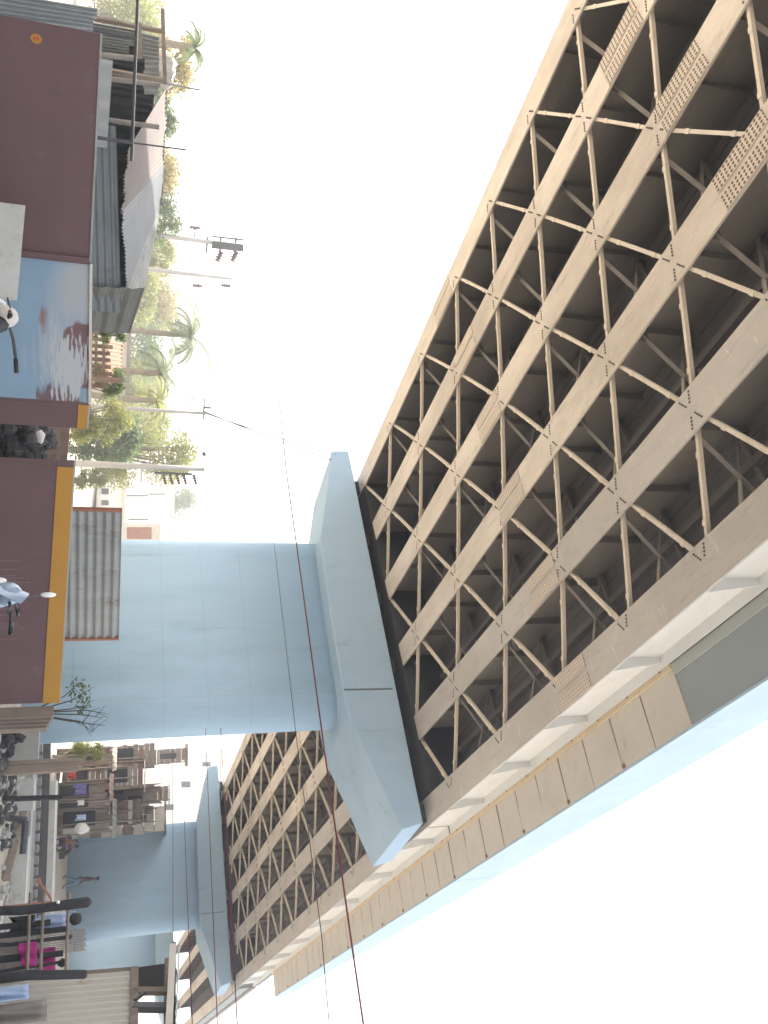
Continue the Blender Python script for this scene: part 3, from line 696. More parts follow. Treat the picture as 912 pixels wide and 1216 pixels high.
def hut(name, label, cat, x0, x1, y0, y1, D, mw, mr, roofx, group=None, win=(), winmat=None, depth=4.0, door=None):
    """small building whose front spans picture rows y0..y1 at D metres; x1 is its eave, roofx its ridge"""
    a, b = Vector(far(x1, y0, D)), Vector(far(x1, y1, D)); g = ground_z(a.x, a.y)-.1
    d = (b-a); d.z = 0; d.normalize(); n = Vector((-d.y, d.x, 0))
    if n.dot(Vector((a.x, a.y, 0))) < 0: n = -n
    root = thing(name, label, cat, (a.x, a.y, g), group)
    zt = (a.z+b.z)/2; mb = MB(); A = Vector((a.x, a.y, g)); B = Vector((b.x, b.y, g))
    mb.prism([A, B, (B.x, B.y, zt), (A.x, A.y, zt)], n*depth); mb.build('wall', mw, root)
    zr = far(roofx, y0, D)[2]; m_ = .25; A2 = A-d*m_-n*m_; B2 = B+d*m_-n*m_
    if zr > zt+.35:
        mb = MB(); mb.sheet((A2.x, A2.y, zt), (B2.x, B2.y, zt), (B2+n*(depth/2+m_)).to_tuple()[:2]+(zr,), (A2+n*(depth/2+m_)).to_tuple()[:2]+(zr,), 10, .03, 'v', seed=int(D))
        C1 = A2+n*(depth+2*m_); C2 = B2+n*(depth+2*m_)
        mb.sheet((C1.x, C1.y, zt), (C2.x, C2.y, zt), (B2+n*(depth/2+m_)).to_tuple()[:2]+(zr,), (A2+n*(depth/2+m_)).to_tuple()[:2]+(zr,), 10, .03, 'v', seed=int(D)); mb.build('roof', mr, root)
    else:
        mb = MB(); mb.prism([(A2.x, A2.y, zt+.002), (B2.x, B2.y, zt+.002), (B2+n*(depth+2*m_)).to_tuple()[:2]+(zt+.002,), (A2+n*(depth+2*m_)).to_tuple()[:2]+(zt+.002,)], (0, 0, .16)); mb.build('roof', mr, root)
    for (xa, xb, ya, yb) in win:
        p = [Vector(onV(x, y, (a.x, a.y), (b.x, b.y))) for x, y in ((xa, ya), (xa, yb), (xb, yb), (xb, ya))]
        mb = MB(); mb.prism([q-n*.03 for q in p], n*.02); w = mb.build('window', winmat or M['glass'], root)
        lo, hi = p[0], p[2]; mb = MB(); mb.beam(p[0]-n*.06, p[1]-n*.06, .12, .06); mb.build('sill', M['offwhite'], w)
    return root
hut('brick_hut', 'tiny terracotta roofed hut beyond the picket fence', 'hut', 100, 127, 414, 446, 30, M['offwhite'], M['terra'], 146, depth=3)
hut('yellow_house', 'pale low house among the palms above the picket fence', 'house', 100, 150, 400, 470, 46, M['offwhite'], M['pinktin'], 160, depth=5)

# ================================================================== WHITE HOUSES IN THE BACKGROUND
hut('white_house', 'low white house with three small dark windows, beside the corrugated sheet near the pier', 'house', 80, 146, 540, 660, 62, M['white'], M['offwhite'], 146,
    win=((120,129,567,572), (120,129,580,587), (120,129,594,600)), depth=8)
hut('white_house', 'taller plain white house rising behind the low white one', 'house', 80, 204, 562, 690, 78, M['white'], M['offwhite'], 204,
    win=((150,176,588,589.5), (176,196,586,587.5), (152,176,616,617.5)), depth=9)
hut('cream_house', 'small cream house with terracotta front squeezed between the pier and the white houses', 'house', 80, 189, 622, 690, 58, M['offwhite'], M['white'], 191,
    win=((150,180,626,640),), winmat=M['terra'], depth=6)
hut('white_building', 'tall bright white building seen between the two blue piers above the shacks', 'building', 80, 262, 893, 1000, 100, M['white'], M['offwhite'], 262,
    win=((215,226,928,935), (240,250,905,910), (196,206,955,962)), depth=12)

# corrugated sheet standing behind the maroon wall, before the pier
a, b, c, d_ = (Vector(onV(x, y, (-8.9, 11.4), (-6.8, 16.4))) for x, y in ((80,606), (74,760), (141,758), (145,606)))
root = thing('corrugated_sheet', 'grey streaked corrugated sheet standing upright behind the yellow banded wall in front of the pier', 'tin sheet', (a.x, a.y, 0))
mb = MB(); mb.sheet(down(a), down(b), c, d_, 15, .02, 'u'); mb.build('tin_sheet', M['grey'], root)
for p, q, nm in ((d_, a, 0), (c, b, 1)):
    mb = MB(); mb.beam((p.x, p.y, 0), p, .07, .05, (1,0,0)); mb.build('edge_trim', M['terra'], root)

# ================================================================== TREES
def leaves(mb, clumps, n, size, rnd, droop=.3):
    tot = sum(c[1]**2 for c in clumps)
    for c, r, fl in clumps:
        for _ in range(max(8, int(n*r*r/tot))):
            d = Vector((rnd.gauss(0,1), rnd.gauss(0,1), rnd.gauss(0,1))); d.normalize()
            k = r*(rnd.random()**.45)*(1+.25*math.sin(5*d.x+3*d.z+r)); p = Vector((c[0]+d.x*k, c[1]+d.y*k, c[2]+d.z*k*fl))
            a = Vector((rnd.gauss(0,1), rnd.gauss(0,1), rnd.gauss(0,.6)-droop)).normalized(); b = a.cross(Vector((rnd.gauss(0,1), rnd.gauss(0,1), rnd.gauss(0,1)))).normalized()
            s = size*rnd.uniform(.6, 1.4); h = p+a*s*.5
            mb.add([p, h+b*s*.22, p+a*s, h-b*s*.22], [(0,1,2,3)])
def tree(name, label, y, xtop, D, halfpx, leaf, n, size, seed, group=None, xbot=110, cat='tree', nc=14, flat=.8):
    rnd = random.Random(seed); t = Vector(far(xtop, y, D)); k = math.hypot(t.x, t.y)/1050*1.08
    g = ground_z(t.x, t.y)-.1; R = halfpx*k; H = t.z-g
    zb = max(g+.25*H, far(xbot, y, D)[2]-.2*H)
    root = thing(name, label, cat, (t.x, t.y, g), group)
    tm = MB(); fork = g+max(.25*H, .5); tm.tube([(t.x, t.y, g-.2), (t.x+.1, t.y, g+(fork-g)*.6), (t.x+.05, t.y+.1, fork)], [.045*H*.5+.05, .035*H*.5+.04, .03*H*.5+.03], 8)
    cl = []
    for i in range(nc):
        a = rnd.uniform(0, 2*PI); q = rnd.random()**.5; z = zb+(t.z-zb)*rnd.uniform(.0, 1.0)
        shrink = math.sqrt(max(.1, 1-((z-zb)/(t.z-zb)-.35)**2*1.6)); rr = R*rnd.uniform(.26, .5)
        c = (t.x+math.cos(a)*q*(R-rr*.7)*shrink, t.y+math.sin(a)*q*(R-rr*.7)*shrink, min(z, t.z-rr*flat)); cl.append((c, rr, flat))
        m_ = Vector((t.x, t.y, fork)).lerp(Vector(c), .55)+Vector((0, 0, -.1*R)); tm.tube([(t.x+.05, t.y+.1, fork-.1), m_, c], [.02*H*.4+.02, .012*H*.4+.015, .012], 5)
    tm.build('trunk', M['bark'], root)
    lm = MB(); leaves(lm, cl, int(n*4.5), size*.47, rnd); lm.build('crown', M[leaf], root)
    return root
def palm(label, y, xtop, D, rpx, seed, group, nf=15, leaf='leaf3'):
    rnd = random.Random(seed); t = Vector(far(xtop, y, D)); k = D/1050*1.1; R = rpx*k; g = ground_z(t.x, t.y)-.1
    root = thing('palm_tree', label, 'palm', (t.x, t.y, g), group)
    tm = MB(); pts = [(t.x+.35*math.sin(q*2), t.y, g+(t.z-g)*q) for q in (0,.2,.4,.6,.8,1)]; tm.tube(pts, [.2,.15,.14,.13,.12,.1], 8); tm.build('trunk', M['bark'], root)
    top = Vector(pts[-1])
    for f in range(nf):
        lm = MB(); a = 2*PI*f/nf+rnd.uniform(-.2,.2); el = rnd.uniform(-.2, 1.1); prev = top.copy(); L = R*rnd.uniform(.8,1.15); seg = 9
        for s in range(seg):
            el2 = el-1.5*(s/seg)**1.3; d = Vector((math.cos(a)*math.cos(el2), math.sin(a)*math.cos(el2), math.sin(el2))); nx = prev+d*L/seg
            side = d.cross(Vector((0,0,1))).normalized(); w = L*.34*math.sin(PI*(s+1)/(seg+1))**.6
            lm.beam(prev, nx, .03, .03)
            for sg in (-1, 1):
                for q in (0, .2, .4, .6, .8):
                    b0 = prev.lerp(nx, q); tip = b0+side*sg*w*rnd.uniform(.8,1.1)+d*w*.5+Vector((0,0,-w*.55)); lm.add([b0, b0+d*L/seg*.18, tip], [(0,1,2)])
            prev = nx
        lm.build('frond', M[leaf], root)
    return root
GT = 'trees beyond the tin shed and the walls'
tree('shrub', 'pale yellow straw coloured bush behind the tarpaulin bundle', 78, 232, 34, 34, 'straw', 900, .32, 1, GT, 150)
palm('palm with dark drooping fronds towering behind the ragged tin sheets', 50, 229, 32, 24, 2, GT, 13, 'leaf2')
tree('leafy_tree', 'green leafy tree behind the pinkish roof sheet', 145, 213, 36, 34, 'leaf2', 1300, .3, 3, GT, 150)
tree('shrub', 'dry yellowish bush behind the middle of the pale grey shed roof', 205, 214, 40, 36, 'straw', 1000, .35, 4, GT, 150)
tree('leafy_tree', 'rounded green tree at the foot of the transformer pole', 262, 218, 40, 32, 'leaf2', 1300, .3, 5, GT, 150)
tree('leafy_tree', 'green tree low between the two electric poles', 306, 214, 48, 24, 'leaf1', 900, .3, 6, GT, 150)
palm('palm with feathery crown high over the picket fence', 392, 226, 40, 40, 7, GT, 17)
palm('second palm, lower and greyer, hanging over the picket fence', 436, 190, 38, 38, 8, GT, 15)
palm('young palm with bright low fronds beside the tall plain pole', 468, 185, 36, 26, 9, GT, 13, 'leaf1')
tree('shrub', 'small dark green shrub at the end of the tin shed', 398, 152, 22, 16, 'leaf2', 600, .14, 10, GT, 112)
tree('shrub', 'leafy shrub growing through the picket fence by its tall post', 452, 150, 24, 22, 'leaf2', 900, .16, 11, GT, 112)
tree('shrub', 'yellowish shrub in the gap between the picket fence and the pole', 500, 168, 30, 30, 'leaf1', 1000, .2, 12, GT, 112)
tree('leafy_tree', 'big light green tree behind the pole with a row of insulators', 540, 236, 44, 52, 'leaf1', 2600, .32, 13, GT, 120, nc=22)
tree('leafy_tree', 'green tree peeping over the roof of the taller white house', 585, 236, 95, 34, 'leaf2', 1300, .6, 14, GT, 190)
tree('shrub', 'pale green shrub under the insulator pole in front of the low white house', 572, 128, 44, 16, 'leaf1', 500, .25, 15, GT, 100)
tree('leafy_tree', 'tall pale green tree filling the slope between the palms', 360, 214, 66, 50, 'straw', 1800, .5, 16, GT, 150, nc=18)
tree('leafy_tree', 'hazy yellow green tree standing behind the young palm', 480, 204, 70, 60, 'leaf1', 1900, .5, 17, GT, 120, nc=18)
tree('leafy_tree', 'distant tree behind the dry yellowish bush', 170, 205, 70, 60, 'leaf1', 1500, .5, 18, GT, 140)
tree('leafy_tree', 'distant tree behind the palm with dark fronds', 40, 205, 70, 70, 'leaf1', 1500, .5, 19, GT, 140)
tree('shrub', 'sunlit yellow bush beside the near pier with shacks behind it', 893, 124, 42, 14, 'leaf1', 700, .22, 20, None, 100)
for i, (y, xt, D, hp, lf, lab) in enumerate(((30,196,52,46,'leaf1','pale leafy tree at the outer edge behind the ragged tin sheets'),(110,200,56,46,'leaf1','dense pale tree between the dark fronded palm and the pinkish roof'),
    (235,202,58,46,'leaf2','dense green tree behind the right part of the pale grey shed roof'),(290,200,60,44,'leaf1','dense pale green tree between the switch pole and the pole with two insulators'),
    (345,190,52,42,'leaf1','yellow green tree just above the end of the tin shed'),(415,196,62,50,'leaf2','dense tree behind the trunks of the two tall palms'),(455,176,52,40,'leaf1','dense low tree over the tall post of the picket fence'),(505,206,58,46,'leaf1','dense yellow green tree between the slim pole and the big light green tree'),(520,170,40,34,'leaf2','darker green tree low in front of the big light green tree'))):
    tree('leafy_tree', lab, y, xt, D, hp, lf, 1500, .42, 60+i, GT, 108, nc=18)
# long tree line that closes the horizon
mb = MB(); rnd = random.Random(5); cl = []
for k in range(90):
    az = -1.35+k*.034; D = 150+rnd.uniform(-15, 25); cl.append(((math.sin(az)*D, math.cos(az)*D, 2+rnd.uniform(0, 3)), rnd.uniform(3, 5.5), .9))
leaves(mb, cl, 9000, 1.6, rnd); tag(mb.build('distant_trees', M['leaf1']), 'far belt of pale trees along the horizon', 'trees', None, 'stuff')

# twigs growing at the end of the wall
c = Vector(far(60, 846, 15.5)); root = thing('bare_shrub', 'straggly twiggy shrub in front of the foot of the near pier', 'shrub', (c.x, c.y, 0))
mb = MB(); rnd = random.Random(3); tips = []
for (x, y) in ((100,822), (92,812), (118,846), (125,862), (110,870), (98,858), (104,838), (120,852)):
    t = Vector(far(x, y, 15.5+rnd.uniform(-.4,.4))); m_ = c.lerp(t, .6)+Vector((rnd.uniform(-.06,.06), 0, rnd.uniform(-.05,.1))); mb.tube([(c.x, c.y, 0), (c.x, c.y, .7), m_, t], [.018,.014,.009,.004], 5); tips.append(t)
    for _ in range(4): q = m_.lerp(t, rnd.uniform(.1,.9)); mb.tube([q, q+Vector((rnd.uniform(-.2,.2), rnd.uniform(-.1,.1), rnd.uniform(.02,.2)))], [.006,.003], 4)
mb.build('stem', M['twig'], root)
mb = MB()
for t in tips[:2]+[tips[6]]: leaves(mb, [(t, .17, .8), (t.lerp(c, .15), .14, .8)], 46, .08, rnd)
mb.build('foliage', M['leaf2'], root)

# ================================================================== ELECTRIC POLES AND WIRES
def vpole(name, label, xb, yb, xt, yt, D, r0, r1, cat='utility pole', m='pole', group='electric poles on the left'):
    a, t = Vector(far(xb, yb, D)), Vector(far(xt, yt, D)); g = ground_z(a.x, a.y)-.2
    root = thing(name, label, cat, (t.x, t.y, g), group); mb = MB(); mb.tube([(t.x, t.y, g), (t.x, t.y, g+(t.z-g)*.5), t], [r0, (r0+r1)/2, r1], 10); mb.build('pole', M[m], root, smooth=True)
    side = Vector((t.y, -t.x, 0)).normalized()
    return root, t, side, D/1050*1.06
def insulator(p, q, r, root):
    mb = MB(); pts = [Vector(p).lerp(Vector(q), k/8) for k in range(9)]; mb.tube(pts, [r*.35, r, r*.4, r, r*.4, r, r*.4, r*.9, r*.3], 8); mb.build('insulator', M['ceramic'], root)
# transformer / switch pole
root, t, sd, k = vpole('switch_pole', 'electric pole carrying a stack of dark switchgear at its top', 188, 282, 287, 292, 40, .12, .09)
for x0, x1, off, w in ((252, 289, 3, .30),):
    a, b = Vector(far(x0, 286, 40)), Vector(far(x1, 290, 40)); mb = MB(); a -= Vector((0,0,0)); mb.beam(a+sd*.16, b+sd*.16, .30, .30, (sd.y, -sd.x, 0)); mb.beam(a-sd*.18, b-sd*.18, .07, .1, (sd.y,-sd.x,0)); mb.build('switchgear', M['metal'], root)
for x in (246, 262, 280):
    a = Vector(far(x, 286, 40)); mb = MB(); mb.beam(a-sd*.16, a+sd*.5, .07, .08); mb.build('cross_arm', M['metal'], root)
for x in (262, 280): a = Vector(far(x, 294, 40)); insulator(a+sd*.15+Vector((0,0,.05)), a+sd*.60+Vector((0,0,-.12)), .17, root)
a = Vector(far(231, 282, 40)); mb = MB(); mb.beam(a, a-sd*.42, .05, .05); mb.build('cross_arm', M['metal'], root); insulator(a-sd*.4+Vector((0,0,-.22)), a-sd*.4+Vector((0,0,.22)), .1, root)
a, b = Vector(far(232, 271, 40)), Vector(far(280, 274, 40)); mb = MB(); mb.tube([a, b], .012, 5); mb.tube([b+Vector((0,0,-.2)), b-sd*.3+Vector((0,0,-.1)), b+Vector((0,0,.05))], .012, 5); mb.build('rod', M['metal'], root)
# plain pole with two insulators
root, t, sd, k = vpole('utility_pole', 'pale electric pole with two insulators hanging on its right side', 180, 318, 276, 331, 42, .12, .09)
for x in (236, 270):
    a = Vector(far(x, 326, 42)); mb = MB(); mb.beam(a-sd*.1, a+sd*.52, .05, .05); mb.build('cross_arm', M['pole'], root); insulator(a+sd*.5+Vector((0,0,-.25)), a+sd*.5+Vector((0,0,.2)), .11, root)
# tall slim pole with twin wires
root, tw, sd, k = vpole('utility_pole', 'tall slim grey pole from which twin wires run to the bridge cap', 95, 480, 246, 491, 34, .09, .06)
a = Vector(far(242, 487, 34)); mb = MB(); mb.beam(a-sd*.45, a+sd*.35, .05, .05); mb.build('cross_arm', M['metal'], root); insulator(a-sd*.1, a-sd*.1+Vector((0,0,.3)), .06, root)
a2 = Vector(far(212, 489, 34)); mb = MB(); mb.tube([a2, a2-sd*.6+Vector((0,0,.55))], .03, 6); mb.build('lamp_arm', M['pole'], root)
# insulator pole
root, t, sd, k = vpole('insulator_pole', 'concrete pole with a row of five dark insulators and a small lamp', 95, 552, 243, 557, 36, .15, .10)
a, b = Vector(far(184, 557, 36)), Vector(far(228, 559, 36)); mb = MB(); mb.beam(a+sd*.14, b+sd*.14, .09, .14, (sd.y,-sd.x,0)); mb.build('bracket_bar', M['metal'], root)
for x in (194, 202, 210, 218, 230): a = Vector(far(x, 558, 36)); insulator(a+sd*.18, a+sd*.58+Vector((0,0,.12)), .085, root)
for x in (168, 186): a = Vector(far(x, 556, 36)); mb = MB(); mb.beam(a, a+sd*.55, .06, .06); mb.build('cross_arm', M['pole'], root)
for j in range(5):
    a = Vector(far(178+5*j, 548, 36)); mb = MB(); mb.beam(a-sd*.55, a+sd*.1, .035, .035); mb.build('cross_arm', M['brown'], root)
a = Vector(far(242, 551, 36)); mb = MB(); mb.beam(a, a-sd*.35, .04, .04); mb.blob((a-sd*.4).to_tuple(), .09, 2, .1, 8); mb.build('lamp', M['metal'], root)
def wire(name, label, pts, r, m, sag=0, n=24, group=None):
    pts = [Vector(p) for p in pts]; out = []
    for a, b in zip(pts[:-1], pts[1:]):
        for k in range(n): t = k/n; q = a.lerp(b, t); q.z -= sag*4*t*(1-t); out.append(q)
    out.append(pts[-1]); mb = MB()
    if isinstance(r, list): r = [r[min(k//n, len(r)-2)]+(r[min(k//n, len(r)-2)+1]-r[min(k//n, len(r)-2)])*((k % n)/n if k//n < len(r)-1 else 1) for k in range(len(out))]
    mb.tube(out, r, 5)
    return tag(mb.build(name, M[m]), label, 'wire', group)
G2 = 'twin wires strung from the tall slim pole'
ca, cb = Vector(capP(393, 546)), Vector(capP(398, 540))
wire('overhead_wire', 'lower of the twin wires between the slim pole and the cap of the near pier', [far(241,488,34), ca], .02, 'wire', .1, group=G2)
wire('overhead_wire', 'upper of the twin wires between the slim pole and the cap of the near pier', [far(245,491,34), cb], .02, 'wire', .12, group=G2)
wire('red_cable', 'thick dark red cable slanting across the whole near pier', [far(303, 200, 90), far(325, 408, 26), far(340, 560, 18), far(358, 690, 14), far(385, 890, 11), far(416, 1110, 9), far(448, 1330, 7.8)], [.004,.0135,.014,.012,.0105,.010,.0095], 'redwire')
wire('black_cable', 'thin black cable crossing the pier shaft right of the thick red one', [far(318, 560, 30), far(326, 650, 21), far(351, 868, 14), far(382, 1112, 11), far(398, 1300, 10)], .006, 'wire')
G3 = 'thin red wires stretched between the far shed and the second pier'
for (x0, y0, x1, y1, D, r, lb) in ((244,865,262,1310,13,.0055,'thin red wire passing over the middle of the far pier cap'), (262,865,287,1310,13,.0065,'thin red wire crossing the ends of the far girders'), (219,975,232,1310,14,.006,'lowest thin red wire, crossing the top of the far pier shaft'), (205,880,206,1310,14,.004,'faint red wire just under the far pier cap')):
    wire('thin_wire', lb, [far(x0, y0, D+4), far(x1, y1, D-3)], r, 'redwire', group=G3)
# ================================================================== SHACKS BETWEEN THE PIERS
rndS = random.Random(21)
def shack(label, y0, y1, xt, D, mats, roofm, vertical=True, n=12, xb=80, door=None, depth=3.0, roof_over=.3, lean=.35, extra=(), group='shacks between the piers', opening=None, roofx=None):
    a, b = Vector(far(xt, y0, D)), Vector(far(xt, y1, D)); g = ground_z(a.x, a.y); d = b-a; d.z = 0; W = d.length; d.normalize(); nn = Vector((-d.y, d.x, 0))
    if nn.dot(Vector((a.x, a.y, 0))) < 0: nn = -nn
    H = (a.z+b.z)/2-g; root = thing('shack', label, 'shack', (a.x, a.y, g), group); B0 = Vector((a.x, a.y, g))
    mb = MB()
    for k in range(n):
        mb.mi = rndS.randrange(len(mats)); o = rndS.uniform(0, .05)
        if vertical:
            p = B0+d*(W*k/n)-nn*o; q = B0+d*(W*(k+.97)/n)-nn*o; h = H*rndS.uniform(.93, 1.0)
            mb.prism([p, q, q+Vector((0,0,h)), p+Vector((0,0,h))], nn*.05)
        else:
            z0 = H*k/n; z1 = H*(k+.93)/n; s0 = rndS.uniform(-.1,.1); p = B0+d*s0-nn*o+Vector((0,0,z0)); q = B0+d*(W+rndS.uniform(-.15,.1))-nn*o+Vector((0,0,z0))
            mb.prism([p, q, q+Vector((0,0,z1-z0)), p+Vector((0,0,z1-z0))], nn*.05)
    mb.mi = 0
    for s in (0, W): 
        p = B0+d*s+nn*.07; mb.prism([p, p+nn*depth, p+nn*depth+Vector((0,0,H)), p+Vector((0,0,H))], d*(.05 if s == 0 else -.05))
    mb.build('board_wall', [M[m] for m in mats], root)
    mb = MB(); A = B0-d*roof_over-nn*.5+Vector((0,0,H+.03)); C = B0+d*(W+roof_over)-nn*.5+Vector((0,0,H+.03))
    mb.sheet(A, C, C+nn*(depth+.8)+Vector((0,0,lean)), A+nn*(depth+.8)+Vector((0,0,lean)), max(6, int(W*5)), .013, 'v', seed=int(D*y0) % 97, jag=.16); mb.build('roof', M[roofm], root)
    for (dx, dw, z0, z1, m, nm) in extra:
        mb = MB(); p = B0+d*(W*dx)-nn*.075+Vector((0,0,H*z0)); q = p+d*(W*dw); mb.prism([p, q, q+Vector((0,0,H*(z1-z0))), p+Vector((0,0,H*(z1-z0)))], nn*.02); mb.build(nm, M[m], root)
    for _ in range(3):
        mb = MB(); s = W*rndS.random(); p = B0+d*s-nn*.12; mb.tube([p, p+Vector((rndS.uniform(-.1,.1),0,H*rndS.uniform(.8,1.08)))], .04, 6); mb.build('pole', M['wood'], root)
    return root
BR = ['brown', 'wood', 'brown', 'greyboard']; GR = ['greyboard', 'wood', 'brown', 'greyboard']
shack('tallest brown shack, right beside the near pier, under a dark overhanging roof', 884, 912, 184, 52, BR, 'darktin', False, 16, lean=.4, depth=4, extra=((.1,.5,.55,.75,'dark','window'),(.55,.3,.2,.45,'dark','window')))
shack('grey planked shack with dark upper opening, second from the near pier', 908, 934, 170, 50, GR, 'wood', False, 15, depth=4, extra=((.15,.6,.55,.8,'dark','opening'),(.1,.7,.1,.3,'dark','opening')))
shack('grey brown shack with slanting roof in the middle of the row', 930, 952, 190, 55, GR, 'greyboard', True, 9, depth=4, extra=((.2,.25,.3,.6,'dark','window'),(.6,.2,.65,.8,'dark','window')))
shack('low dark shop with posts and blue clothes at its front', 926, 958, 128, 46, BR, 'brown', True, 14, extra=((.05,.9,.05,.62,'dark','opening'),(.1,.14,.1,.55,'brown','post'),(.5,.1,.1,.6,'wood','post')))
shack('reddish brown shack near the far pier with pale boards', 950, 978, 168, 53, ['brown','offwhite','brown','wood'], 'pinktin', False, 17, depth=4, extra=((.1,.3,.3,.5,'dark','window'),(.5,.35,.55,.75,'pinktin','shutter')))
shack('lowest brown hut leaning against the far pier', 956, 988, 132, 47, BR, 'darktin', True, 12, extra=((.15,.55,.1,.7,'dark','doorway'),(.75,.2,.1,.6,'offwhite','board')))
shack('half white timber house above the reddish shack', 957, 987, 196, 60, ['offwhite','offwhite','wood'], 'wood', False, 9, depth=5, extra=((.3,.3,.5,.8,'dark','window'),))
shack('dark lean-to squeezed against the near pier below the tallest shack', 886, 908, 132, 45, BR, 'wood', True, 9, depth=3, extra=((.2,.5,.1,.7,'dark','doorway'),))
shack('narrow two storey plank house behind the low dark shop', 934, 950, 200, 62, ['brown','wood','offwhite','brown'], 'wood', False, 18, depth=4, extra=((.2,.5,.7,.85,'dark','window'),(.2,.5,.4,.55,'dark','window')))
shack('weathered plank house with a striped wall between the grey and reddish shacks', 944, 966, 180, 58, ['wood','offwhite','brown','pinktin'], 'brown', True, 14, depth=4, extra=((.3,.3,.45,.7,'dark','window'),))
shack('dark upper storey hanging over the near pier side of the shacks', 888, 905, 222, 64, ['wood','brown'], 'wood', False, 20, depth=5, extra=((.2,.5,.75,.9,'dark','window'),))
def cloth(name, label, x0, x1, y0, y1, D, m, seed, cat='cloth', group=None):
    rnd = random.Random(seed); mb = MB(); n = 10; top = []; 
    a, b = Vector(far(x1, y0, D)), Vector(far(x1, y1, D)); zb = far(x0, y0, D)[2]; d = (b-a); nn = Vector((d.y, -d.x, 0)).normalized()
    vs = []
    for j in range(7):
        for i in range(n+1):
            u = i/n; v = j/6; p = a.lerp(b, u); z = p.z+(zb-p.z)*v*(1+.12*math.sin(5*u+seed)); w = .05*v*math.sin(9*u+seed)+.03*math.sin(15*u+3*v+seed)
            q = p+nn*w; vs.append((q.x, q.y, z))
    N = len(vs); vs += [(x+nn.x*.012, y+nn.y*.012, z) for x, y, z in vs]; W = n+1; fs = []
    for j in range(6):
        for i in range(n): k = j*W+i; fs += [(k, k+1, k+W+1, k+W), (N+k, N+k+W, N+k+W+1, N+k+1)]
    per = list(range(W))+[j*W+n for j in range(1,7)]+[6*W+i for i in range(n-1,-1,-1)]+[j*W for j in range(5,0,-1)]
    for i in range(len(per)): p, q = per[i], per[(i+1) % len(per)]; fs.append((p, N+p, N+q, q))
    mb.add(vs, fs)
    return single(mb, name, M[m], label, cat, (a.x, a.y, zb), group, True)
cloth('hanging_cloth', 'violet clothes hanging at the front of the low dark shop', 88, 103, 930, 943, 45, 'purple', 1)
cloth('hanging_cloth', 'white cloth hanging below the violet clothes of the shop', 92, 100, 950, 956, 45, 'white', 2)
cloth('hanging_cloth', 'small blue cloth hanging at the shop beside the brown hut', 90, 102, 967, 974, 45, 'bluecloth', 3)
cloth('hanging_cloth', 'bright red cloth on the roof edge of the low dark shop', 82, 90, 917, 925, 40, 'red', 4)
c = far(97, 984, 46); mb = MB(); mb.blob(c, (.27,.27,.30), 4, .15, 12); single(mb, 'white_sack', M['white'], 'plump white sack at the corner of the far pier next to the sitting people', 'sack', (c[0], c[1], c[2]-.3), smooth=True)

# ================================================================== GROUND STRIPS, TRACK AND JUNK RIGHT OF THE NEAR PIER
def strip(name, label, cat, pts_near, pts_far, h, m, kind=None):
    a, b = [Vector(p) for p in pts_near]; c, d = [Vector(p) for p in pts_far]
    for q in (a, b, c, d): q.z = ground_z(q.x, q.y)-.12
    mb = MB(); mb.prism([a, b, d, c], (0, 0, h+.12)); o = mb.build(name, M[m])
    return tag(o, label, cat, None, kind)
def gp(x, y, z=0.0): 
    p = onZ(x, y, z)
    for _ in range(25): p = onZ(x, y, ground_z(p[0], p[1])+z) if ground_z(p[0], p[1])+z < 1.45 else p
    return p
def gD(y, D): p = far(100, y, D); return Vector((p[0], p[1], ground_z(p[0], p[1])))
# ballast bed and rails crossing the view
strip('track_bed', 'grey stone ballast bed of the railway track', None, (gD(860,31.5), gD(1240,31.5)), (gD(860,37), gD(1240,37)), .10, 'ballast', 'structure')
root = thing('railway_track', 'rusty railway track running across behind the near pier', 'railway track', tuple(gD(1000,33)))
for D in (33.2, 34.9):
    pts = [gD(y, D) for y in range(850, 1260, 20)]; mb = MB()
    for p, q in zip(pts[:-1], pts[1:]): mb.beam(p+Vector((0,0,.30)), q+Vector((0,0,.30)), .07, .15)
    mb.build('rail', M['steelrail'], root)
for k in range(30):
    p, q = gD(860+k*13, 32.7), gD(860+k*13, 35.4); mb = MB(); mb.beam(p+Vector((0,0,.16)), q+Vector((0,0,.16)), .24, .12); mb.build('sleeper', M['sleeper'], root)
strip('platform', 'long pale concrete ledge between the track and the far pier', 'ledge', (gD(925,39.5), gD(1125,39.5)), (gD(925,41), gD(1125,41)), .33, 'palecon')
a, b = gD(888,24.6), gD(942,24.6)
strip('concrete_block', 'smooth grey concrete block at the foot of the near pier', 'block', (gD(856,22.0), gD(905,22.0)), (gD(856,22.6), gD(905,22.6)), .62, 'conc')
strip('drain_wall', 'low pale concrete wall with broken end in front of the track', 'wall', (gD(988,24.5), gD(1140,24.2)), (gD(988,25.2), gD(1140,25.0)), .38, 'palecon')
strip('concrete_slab', 'whitish concrete slab lying left of the broken low wall', 'slab', (gD(920,25.5), gD(958,25.5)), (gD(920,26.6), gD(958,26.6)), .40, 'palecon')
strip('trench_edge', 'low earth coloured edge running behind the broken low wall', 'kerb', (gD(900,28.5), gD(1180,28.5)), (gD(900,29.4), gD(1180,29.4)), .22, 'conc')
mb = MB(); rnd = random.Random(12)
for k in range(170):
    y = rnd.uniform(846, 1000); D = rnd.uniform(18, 25); p = gD(y, D); s = rnd.uniform(.03, .13); mb.blob((p.x, p.y, s*.3), s, k, .35, 7, .7)
tag(mb.build('loose_rubble', M['rubble']), 'dark rubble and stones strewn on the ground right of the near pier', None, None, 'stuff')
mb = MB()
for k in range(420):
    y = rnd.uniform(850, 1216); D = rnd.uniform(17, 31.5); p = gD(y, D); s = rnd.uniform(.02, .11); mb.blob((p.x, p.y, s*.3), s, k, .35, 6, .7)
